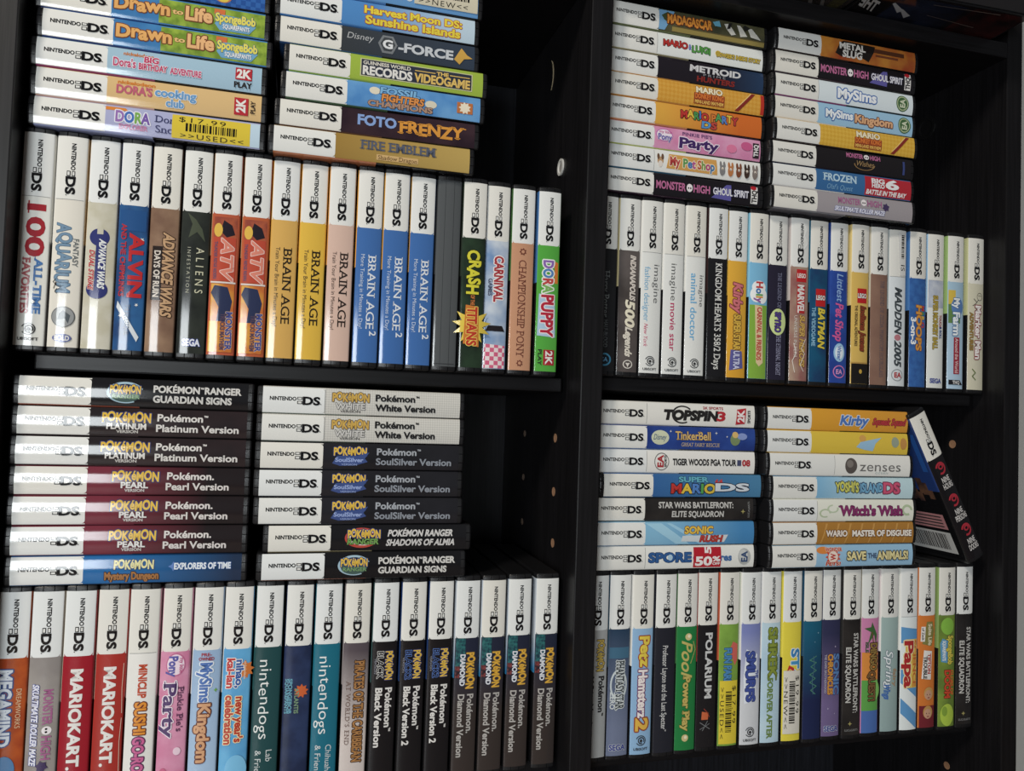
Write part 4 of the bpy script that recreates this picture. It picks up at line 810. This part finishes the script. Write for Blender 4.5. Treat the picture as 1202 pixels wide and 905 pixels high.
add('R1A', 'black flat case with silver capitals and a blue glow at its right, beside the divider', g, ('grad', (40, 36, 44), (40, 62, 96), 90, 129),
    [T('METROID', 66, 109, 3.0, 4.8, (206, 206, 208), b=.05, it=.1), T('PRIME', 77, 96, -1.2, 1.8, (160, 160, 166), gap=.25), T('HUNTERS', 72, 104, -4.6, 3.6, (140, 44, 40), b=.05)], back=(190, 140, 70))
add('R1A', 'white flat case with red, green and yellow lettering, upper right compartment', g, (206, 209, 206),
    [T('MARIO', 44, 64, 1.2, 4.6, (190, 52, 48), b=.08, o=((60, 50, 46), .05), wav=.3), T('&', 65, 67, .6, 4.0, (90, 110, 190), b=.06), T('LUIGI', 68, 83, -.2, 4.6, (84, 158, 70), b=.08, o=((50, 70, 46), .05), wav=.3), E(90, -.6, 2.4, 2.2, (206, 172, 60)), T("BOWSER'S INSIDE STORY", 89, 127, -1.4, 3.0, (206, 178, 66), b=.06, o=((80, 68, 40), .06))], back=(170, 160, 120))
add('R1A', 'olive jungle flat case with orange lettering, topmost of the pile beside the divider', g, ('mix', (88, 86, 60), (60, 62, 46), 40.0),
    [P([(39, -7.6), (39, 7.6), (52, 7.6), (47, -2), (44, -7.6)], (112, 164, 206)), P([(41, 3), (46, 6.5), (50, 5), (46, 2), (48, -3), (43, 0)], (70, 82, 50)), R(50, 129.4, -7.6, -3.6, (150, 132, 70)), R(50, 129.4, -4.4, -3.6, (96, 84, 50)), P([(84, 5), (90, 7), (91, 2), (86, 2)], (100, 170, 200)), T('MADAGASCAR', 46, 83, 1.4, 6.4, (228, 144, 52), b=.07, o=((110, 54, 34), .08), wav=.3), P([(94, 5), (98, 6), (104, -2), (100, -3), (96, 1)], (206, 204, 194)), P([(105, 6), (108, 6), (114, -2), (108, -3)], (206, 204, 194)), P([(114, 5), (118, 5), (126, -3), (117, -2)], (206, 204, 194)), P([(96, 1), (98, 6.5), (101, 7), (99, 2)], (44, 44, 42)), P([(110, 5), (112, 7), (117, 5), (112, 2)], (44, 44, 42))], back=(100, 110, 70))
# ---- upper right compartment, right pile
g = 'flat game cases in the right pile of the upper right compartment'
add('R1B', 'grey flat case with mauve and white slanted lettering, upper right compartment', g, (158, 152, 156), g_roller(58), back=(120, 120, 130))
add('R1B', 'half blue, half red flat case with white lettering, upper right compartment', g, (54, 104, 158),
    [R(84.5, 129.5, -7.7, 7.7, (184, 42, 54)), T('FROZEN', 46, 76, 2.8, 5.8, (178, 208, 226), b=.03, sf=True), T("Olaf's Quest", 49, 73, -4.6, 3.8, (120, 168, 204), it=.15), T('BIG', 91, 103, 4.4, 3.6, (226, 226, 228), b=.06), T('HERO', 91, 103, .4, 3.2, (226, 226, 228), b=.06), T('6', 105, 116, 2.6, 7.2, (232, 232, 234), b=.09), T('BATTLE IN THE BAY', 86, 124, -5.0, 3.4, (232, 226, 226), b=.05, it=.2)])
add('R1B', 'plain black flat case with small pink lettering and a gold wreath, right pile', g, (38, 35, 38), monster(67, 86, 99, 4.8, 3.6) + [E(84, -1.5, 10, 4.6, (150, 118, 74), .9, 180, 360), T('Wishes', 76, 93, -1.0, 4.2, (166, 134, 88), it=.2), R(121, 123, -5.6, 5.4, (60, 72, 130))], back=(50, 40, 50))
add('R1B', 'yellow hatched flat case with a red-brown logo, right pile of the upper right compartment', g, ('check', (222, 176, 62), (214, 164, 52), 420.0, 45), g_mini(2), back=(60, 50, 50))
add('R1B', 'sky blue flat case with white and tan lettering and a green disc, right pile', g, (150, 192, 222), [T('MySims', 46, 71, .6, 6.0, (230, 236, 240), b=.05, o=((70, 110, 176), .1)), T('Kingdom', 73.5, 109, -.6, 6.0, (222, 170, 126), b=.05, o=((108, 62, 50), .09))] + [E(121, 0, 6.2, 6.6, (66, 104, 62)), E(121, 0, 5.4, 5.8, (176, 190, 150), .86), across('EA', 121, 0, 6.5, 4.6, (200, 208, 180), b=.05)])
add('R1B', 'pale grey flat case with white blue-edged lettering and a green disc, right pile', g, (196, 206, 212), [T('MySims', 57, 93, .2, 7.4, (234, 238, 242), b=.05, o=((70, 110, 180), .1))] + [E(119, 0, 6.2, 6.6, (66, 104, 62)), E(119, 0, 5.4, 5.8, (176, 190, 150), .86), across('EA', 119, 0, 6.5, 4.6, (200, 208, 180), b=.05)], back=(150, 60, 110))
add('R1B', 'black flat case with pink and white lettering, second from top of the right pile', g, (36, 33, 38), g_ghoul(), back=(60, 40, 50))
add('R1B', 'fiery orange flat case with a black and white logo, topmost of the right pile', g, ('mix', (166, 66, 34), (206, 132, 46), 35.0), [R(86, 118, 1.5, 5.0, (92, 52, 34)), R(90, 112, -1.5, 0.2, (120, 62, 36)), P([(52, -4), (56, 5), (60, 7.2), (90, 6.6), (88, 1), (84, -6.8), (76, -4), (58, -6)], (40, 34, 32)), T('METAL', 56, 80, 2.8, 5.0, (226, 222, 214), b=.06), T('SLUG', 59, 77, -3.4, 5.0, (226, 222, 214), b=.06)], back=(60, 50, 46))

# ---- lower right compartment, left pile (bottom to top)
g = 'flat game cases in the left pile of the lower right compartment'
add('R2A', 'white flat case with blue rounded letters and a red 50% sticker, bottom of its pile', g, (206, 206, 200), [T('SPORE', 42, 76, .2, 6.4, (48, 92, 150), b=.07, o=((30, 56, 100), .04)), E(59, .2, 2.0, 2.2, (170, 200, 220)), T('Creatures', 78, 110, -.2, 5.0, (64, 106, 164), b=.05), E(121, 0, 5.4, 6.2, (176, 178, 176)), E(120, 1, 3.8, 4.4, (196, 198, 196)), across('EA', 121, 0, 7.5, 5.0, (58, 80, 120), b=.06)],
    sticker=[R(78, 101, -7.5, 7.5, (190, 34, 48)), across('5', 90, 5.4, 4.6, 5, (232, 226, 224), b=.06), T('50', 80, 93, -2.8, 6.2, (236, 230, 228), b=.06), T('%', 94, 100, -1.2, 3.4, (236, 230, 228), b=.05), T('OFF', 94, 100, -4.8, 1.9, (236, 230, 228), b=.03)])
add('R2A', 'light blue curved-stripe flat case with yellow and red lettering, second up in its pile', g, ('grad', (128, 182, 214), (66, 132, 188), 50, 120), [P([(39, 7.6), (52, 7.6), (75, -7.6), (64, -7.6)], (156, 202, 226)), P([(56, 7.6), (60, 7.6), (90, -7.6), (83, -7.6)], (150, 198, 224)), T('SONIC', 71, 94, 2.6, 5.0, (224, 186, 70), b=.08, o=((120, 70, 44), .06), it=.1), P([(69, -1.6), (107, -1.0), (104, -6.6), (68, -5.8)], (206, 212, 216)), T('RUSH', 84, 102, -3.9, 4.4, (190, 60, 56), b=.08, o=((110, 40, 44), .04), it=.2)], back=(60, 120, 170))
add('R2A', 'charcoal flat case with two lines of grey capitals, lower right compartment', g, ('mix', (54, 51, 50), (44, 42, 42), 40.0), g_elite(), back=(50, 50, 50))
add('R2A', 'steel blue flat case with multicoloured lettering, jutting right in the pile beside the divider', g, ('grad', (52, 100, 160), (72, 128, 168)),
    [T('SUPER', 60, 84, 4.8, 3.6, (92, 170, 190), b=.06, o=((30, 50, 80), .06)), T('MARIO', 54, 90, -2.0, 6.6, [(196, 56, 50), (226, 192, 62), (80, 130, 200), (80, 160, 80), (214, 186, 62)], b=.09, o=((40, 44, 60), .07)), T('64', 90, 96, 3.2, 3.6, (200, 60, 56), b=.06), T('DS', 91, 118, -.8, 5.4, (206, 214, 222), b=.07, o=((44, 50, 70), .08))], back=(60, 110, 160))
add('R2A', 'white flat case with black narrow capitals and a red 08', g, (208, 206, 200), [E(51, 0, 6.0, 6.6, (110, 108, 108), .9), across('EA', 50, .4, 8.5, 4.6, (176, 52, 58), b=.06), across('SPORTS', 54, .4, 8.5, 1.8, (60, 58, 58), b=.04), T('TIGER WOODS PGA TOUR', 60, 113, 0, 4.4, (46, 44, 44), b=.05), R(114, 117.5, -2.2, 2.2, (70, 76, 110)), T('08', 118.5, 125, 0, 4.4, (180, 44, 50), b=.06)])
add('R2A', 'royal blue flat case with gold lettering and a cream oval, lower right compartment', g, ('mix', (46, 76, 156), (38, 60, 132), 40.0), [E(49.5, .2, 7.2, 5.4, (202, 208, 178)), T('Disney', 44.5, 54.5, .6, 4.0, (70, 96, 130), it=.2, b=.01), T('TinkerBell', 62, 91, 2.0, 6.0, (214, 178, 106), b=.02, sf=True, o=((60, 50, 80), .03)), T('GREAT FAIRY RESCUE', 67, 99, -4.6, 2.8, (200, 178, 140), sf=True), star(58, 5, 1.0, 4, WHITE, .3), star(96, 4.5, 1.2, 4, WHITE, .3), star(105, 2, .9, 4, WHITE, .3), E(112, 0, 4.2, 4.6, (120, 140, 96)), E(118, 2.5, 4.2, 2.6, (130, 150, 206)), E(112, 3.6, 2.6, 2.4, (214, 178, 106))], back=(60, 110, 180))
add('R2A', 'white flat case with black slanted capitals and a red 3, topmost beside the divider', g, (206, 204, 198), [E(68, 0, 9.0, 6.8, (48, 46, 46), .84, 40, 300), T('TOPSPIN', 53, 97, -.4, 6.6, (46, 44, 44), b=.05, it=.15, o=((70, 68, 68), .03)), T('3', 97.5, 103.5, -.4, 6.6, (188, 44, 52), b=.08, it=.1), T('2K SPORTS', 85, 102, 5.6, 1.9, (170, 60, 64), b=.03), P([(113, -6.4), (121, -5.4), (122, 6.6), (114, 5.4)], (190, 46, 54)), across('2K', 117.4, .2, 8.6, 5.6, (232, 226, 224), b=.07), across('SPORTS', 124.3, 0, 9.5, 2.2, (56, 52, 52), b=.04)])
# ---- lower right compartment, right pile
g = 'flat game cases in the right pile of the lower right compartment'
add('R2B', 'baby blue flat case with cream black-edged capitals, bottom of its pile, lower right compartment', g, (146, 188, 218),
    [E(45, 4.6, 6, 2.8, (220, 130, 58)), splat(54, -.6, 7.2, (206, 78, 60), 11), E(54, -.6, 4.4, 4.4, (232, 214, 200)), across('W', 54, -.6, 5, 4.4, (196, 60, 54), b=.07), T('WONDER', 47, 62, 5.2, 2.6, (190, 60, 50), b=.06, o=((236, 220, 200), .06)), T('PETS!', 48, 61, -6.0, 2.6, (190, 60, 50), b=.06, o=((236, 220, 200), .06)), T('SAVE', 67, 84, 0, 6.0, (226, 212, 150), b=.04, o=((74, 68, 60), .09)), T('THE', 86, 94, 0, 3.6, (70, 90, 120), b=.04), T('ANIMALS!', 95, 124, 0, 6.0, (226, 212, 150), b=.04, o=((74, 68, 60), .09))], back=(140, 180, 210))
rays = [P([(u, -7.6), (u + 1.2, -7.6), (u + 7, 7.6), (u + 5.2, 7.6)], (196, 142, 70)) for u in range(42, 124, 11)]
add('R2B', 'bronze flat case with cream capitals over pale rays, second up in the right pile', g, (172, 118, 48), rays + [T('WARIO', 47, 66, 0, 4.4, (232, 220, 206), b=.09, o=((100, 60, 40), .08)), T('MASTER OF DISGUISE', 71, 127, 0, 4.4, (236, 228, 216), b=.07, o=((100, 60, 40), .07))], back=(180, 130, 60))
add('R2B', 'white flat case with purple serif lettering and pale green vines', g, (206, 206, 194), [E(46, -2, 5.4, 3.4, (180, 194, 162), .7, 0, 300), E(53, 1.5, 5.2, 3.2, (186, 200, 170), .7, 90, 380), E(123, .5, 5.2, 4.4, (176, 194, 156), .6, 0, 300), T("Witch's Wish", 60, 118, 0, 7.2, (140, 52, 104), b=.035, sf=True, o=((90, 40, 80), .03))])
add('R2B', 'powder blue flat case with bubbly yellow, blue and pink lettering', g, ('grad', (124, 178, 214), (186, 214, 222), 40, 90), [T("YOSHI'S", 56, 77, .8, 7.0, (206, 204, 92), b=.06, o=((70, 84, 80), .08), wav=.4), T('ISLAND', 79, 100, .2, 6.6, (112, 170, 206), b=.06, o=((56, 66, 96), .08), wav=.3), T('DS', 101, 116, .2, 8.0, (208, 84, 116), b=.08, o=((120, 44, 70), .06))])
add('R2B', 'white flat case with thin grey lettering and a dark pebble', g, (208, 207, 202), [E(73, -.2, 5.6, 6.2, (92, 84, 80)), E(72, 1.4, 3.0, 3.0, (126, 118, 112)), T('zenses', 81, 120, -.4, 7.6, (112, 110, 108)), T('OCEAN', 96, 108, -5.6, 1.6, (160, 176, 176), gap=.1)], split=58.0)
add('R2B', 'butter yellow flat case with small light blue splashes, second from top of the right pile', g, (222, 188, 62), [P([(80, -3), (84, 1), (94, 3), (104, 5), (98, 0), (96, -6), (88, -5)], (150, 190, 220)), E(86, 4, 3.2, 2.6, (214, 160, 80)), E(117, 1.5, 3.6, 4.2, (150, 160, 140)), E(125, .5, 3.2, 4.6, (196, 140, 70))], back=(222, 180, 60))
add('R2B', 'orange-yellow flat case with blue and red slanted lettering, topmost of the right pile', g, ('grad', (222, 156, 44), (214, 146, 48)), [T('Kirby', 66, 91, .2, 7.0, (78, 116, 190), b=.06, it=.25, o=((206, 216, 226), .06)), T('Squeak Squad', 96, 127, .0, 5.0, (186, 56, 60), b=.06, it=.3, o=((110, 40, 40), .03))], back=(220, 160, 60))

# ------------------------------------------------------------------ where they stand
LEFT = {  # left edge of each printed spine
 'L1': [-390.2, -372, -354, -335.9, -317.9, -299.6, -281.7, -263.5, -245.6, -227.6, -209.5, -190.9, -173.2, -155, -136.8, -118.7, -101.2, -82.6, -63.4],
 'L2': [-388.9, -371, -353.3, -335.5, -317.5, -298.9, -280.6, -262.4, -243.9, -225.2, -206.8, -188, -169.3, -150.6, -131.9, -113.3, -95, -75.8, -55.5],
 'R1': [-17.2, .7, 18.4, 36.5, 55.2, 73.6, 91.8, 109.9, 128, 146.8, 165.8, 184.6, 203.2, 222.1, 241.6, 261.2, 280.6, 300, 320.4],
 'R2': [-17.2, .5, 18.4, 36.5, 54.3, 72.3, 90.4, 108.3, 126.2, 144.6, 163.2, 181.7, 199.6, 217.6, 236.3, 254.5, 273.6, 292.4, 311.8]}
FRONT = {'L1': 4.5, 'L2': 5.0, 'R1': 7.0, 'R2': 5.0}
TU = 17.4
for k in ('L1', 'L2', 'R1', 'R2'):
    for i, (a, kw) in enumerate(ROWS[k]):
        t = game_case(*a, T_=TU, **kw)
        upright(t, LEFT[k][i] - (TU / 2 - SP), FRONT[k] + rnd.uniform(-1.2, 1.2), ZS[k] + 0.05, TU)
PILE = {  # left end of each case from the bottom up; base height; pitch; front
 'L1A': ([-388.6, -388.6, -389.2, -386.8, -388.8, -389.4], 'L1', 18.2, 0.5),
 'L1B': ([-250.6, -247.5, -244.5, -243.2, -249.6, -250.2, -248.6], 'L1', 18.2, -2.0),
 'L2A': ([-387.7, -388.1, -388.1, -388.2, -388.3, -388.3, -388.3], 'L2', 18.0, 2.0),
 'L2B': ([-245.9, -242.6, -249.3, -249.9, -249.8, -249.8, -250.0], 'L2', 17.9, 2.0),
 'R1A': ([-18.0, -18.1, -18.2, -18.3, -16.9, -16.9, -17.9, -17.5], 'R1', 17.95, 4.0),
 'R1B': ([119.9, 119.0, 118.8, 121.2, 120.0, 119.9, 119.0, 121.0], 'R1', 17.9, -2.0),
 'R2A': ([-17.0, -17.4, -17.6, -12.0, -17.4, -18.0, -18.2], 'R2', 17.7, 4.0),
 'R2B': ([125.4, 125.3, 125.0, 125.0, 121.0, 118.6, 118.7], 'R2', 17.7, -2.0)}
for k, (xs, row, pitch, fr) in PILE.items():
    base = ZS[row] + 0.05 + CL + 0.1
    TP = round(pitch - 0.08, 2)
    for i, (a, kw) in enumerate(ROWS[k]):
        t = game_case(*a, T_=TP, **kw)
        flat(t, xs[i], fr + rnd.uniform(-.8, .8), base + i * pitch, TP)

# ---- the leaning case at the right of the lower right compartment
nine = []
for u, w in ((44, 'DOORS'), (73, 'PERSONS'), (100, 'DOORS')):
    nine += [E(u + 4.6, .4, 5.4, 4.9, (176, 44, 58), .68, -30, 250), E(u + 3.4, .8, 2.4, 2.6, (176, 44, 58), .5), across('NINE', u + 14.6, .8, 7.5, 4.6, (206, 202, 200), b=.02), across({'DOORS': 'HOURS' if u == 44 else 'DOORS'}.get(w, w), u + 20.2, .8, 9.5 if w != 'PERSONS' else 11.5, 4.6, (206, 202, 200), b=.02)]
T9 = 17.3
t = game_case('black game case leaning diagonally against the right pile, three red nines on its spine', 'leaning game case', (33, 31, 34), nine, back=(36, 60, 120), T_=T9)
del t['group']
# left end of the case = local x 0; the tilt of 28 degrees leans it to the left
ang = math.radians(62); d = Vector((math.cos(ang), 0, -math.sin(ang))); n = Vector((math.sin(ang), 0, math.cos(ang)))
t.rotation_euler = (0, ang, 0)
low = Vector((313.4, -5, ZS['R2'] + CL + .35))           # lowest corner (back-cover side of the foot)
t.location = (low - d * CL + n * (T9 / 2)) * MM
t.location.y = -5 * MM
cv = [c for c in t.children if c.name.startswith('printed_cover')][0]
bm = bmesh.new(); mats9 = [art((188, 128, 130)), art((196, 196, 194)), art((60, 58, 58)), art(('mix', (110, 76, 56), (48, 38, 44), 60.0)), art((40, 90, 170))]
def backrect(u0, u1, y0, y1, mi, off=.05):
    z = -(T9 / 2) * MM - (.06 + off) * MM
    vs = [bm.verts.new(((u + CAPW) * MM, y * MM, z)) for u, y in ((u0, y0), (u0, y1), (u1, y1), (u1, y0))]
    bm.faces.new(vs).material_index = mi
backrect(88, 102, 8, 72, 0); backrect(105, 125, 8, 84, 1)
x = 14.0
r9 = random.Random(3)
for q in range(26):
    w = r9.choice((.6, .9, 1.4)); backrect(107, 122, x, x + w, 2, .1); x += w + r9.choice((.6, .9))
for q in range(4): backrect(90 + q * 3, 91.2 + q * 3, 11, 66, 2, .1)
for q in range(14):
    backrect(54 + r9.uniform(0, 20), 60 + r9.uniform(4, 22), 8 + q * 4, 12 + q * 4 + r9.uniform(0, 3), 3, .05 + .01 * q)
backrect(14, 48, 4, 9, 4)
bmesh.ops.recalc_face_normals(bm, faces=bm.faces)
link_mesh('back_artwork', bm, mats9, cv)

# ------------------------------------------------------------------ film cases lying on the fixed shelf above the right compartment
def film_case(label, loc, rz, size, items, cover, back_items=()):
    t = empty('film_case', Vector(loc) * MM, label, 'film case', 'film cases on the top right shelf')
    t.rotation_euler = (0, 0, math.radians(rz))
    L, D, H = size
    bm = bmesh.new(); box(bm, (0, 0, 0), (L * MM, D * MM, H * MM)); bmesh.ops.recalc_face_normals(bm, faces=bm.faces)
    bmesh.ops.bevel(bm, geom=bm.edges[:], offset=0.0012, segments=2, affect='EDGES')
    link_mesh('shell', bm, shell_mat(), t)
    bm = bmesh.new(); mats = []
    def mi(c):
        m = art(c)
        if m not in mats: mats.append(m)
        return mats.index(m)
    def face(pts, z, c): bm.faces.new([bm.verts.new((x * MM, y * MM, z * MM)) for x, y in pts]).material_index = mi(c)
    face([(2, 2), (L - 2, 2), (L - 2, D - 2), (2, D - 2)], -.05, cover)
    for k, (pts, c) in enumerate(items): face(pts, -.08 - .02 * k, c)
    bm.faces.new([bm.verts.new((x * MM, -.05 * MM, z * MM)) for x, z in ((3, 1.5), (L - 3, 1.5), (L - 3, H - 1.5), (3, H - 1.5))]).material_index = mi((38, 36, 38))
    cvr = link_mesh('printed_cover', bm, mats, t)
    return t, cvr
streak = lambda x, y, l, w, a: [(x, y), (x + l * math.cos(a), y + l * math.sin(a)), (x + l * math.cos(a) - w * math.sin(a), y + l * math.sin(a) + w * math.cos(a)), (x - w * math.sin(a) * .4, y + w * math.cos(a) * .4)]
fa, fb = film_case('dark film case with grey streaks underneath, left one jutting over the top right shelf', (68, -42, 287.6), 0, (108, 135, 14),
    [(streak(14 + 13 * i, 6 + (i % 3) * 4, 26, 3.5, 1.0), (96, 94, 94)) for i in range(6)] + [([(92, 3), (102, 3), (102, 60), (92, 60)], (64, 62, 40))], ('mix', (40, 36, 36), (56, 52, 50), 60.0))
fa2, fb2 = film_case('dark red and blue film case with THE underneath, jutting over the top right shelf', (177, -44, 288.2), -2.0, (147, 126, 14),
    [([(30, 4), (90, 4), (90, 40), (30, 40)], ('mix', (36, 44, 66), (26, 28, 40), 40.0)), ([(95, 3), (144, 3), (144, 45), (95, 45)], ('mix', (70, 30, 30), (34, 24, 26), 50.0)), (streak(30, 14, 16, 5, .5), (170, 174, 180)), (streak(42, 20, 14, 5, .5), (170, 174, 180)), (streak(60, 8, 60, .8, -.05), (120, 110, 104)), (streak(66, 22, 50, .7, .1), (110, 100, 96)), ([(2, 2), (28, 2), (28, 50), (2, 50)], (24, 22, 24))], ('mix', (40, 36, 40), (28, 26, 30), 60.0))
# THE, printed on the underside and read from behind the shelf
bm = bmesh.new()
shp, lo, hi = text_shapes('THE', .04)
for i, V, F in shp:
    vs = [bm.verts.new(((23 - (q[0] - lo) / (hi - lo) * 18 - q[1] / CAP * 4) * MM, (30 - q[1] / CAP * 13 - (q[0] - lo) / (hi - lo) * 6) * MM, -.25 * MM)) for q in V]
    for f in F:
        try: bm.faces.new([vs[j] for j in f])
        except ValueError: pass
bmesh.ops.recalc_face_normals(bm, faces=bm.faces)
link_mesh('title_lettering', bm, art((176, 178, 180)), fb2)
film_case('black film case lying on top of the dark red one at the upper right corner', (177, -34, 303.2), -2.0, (147, 122, 14), [], (30, 29, 31))
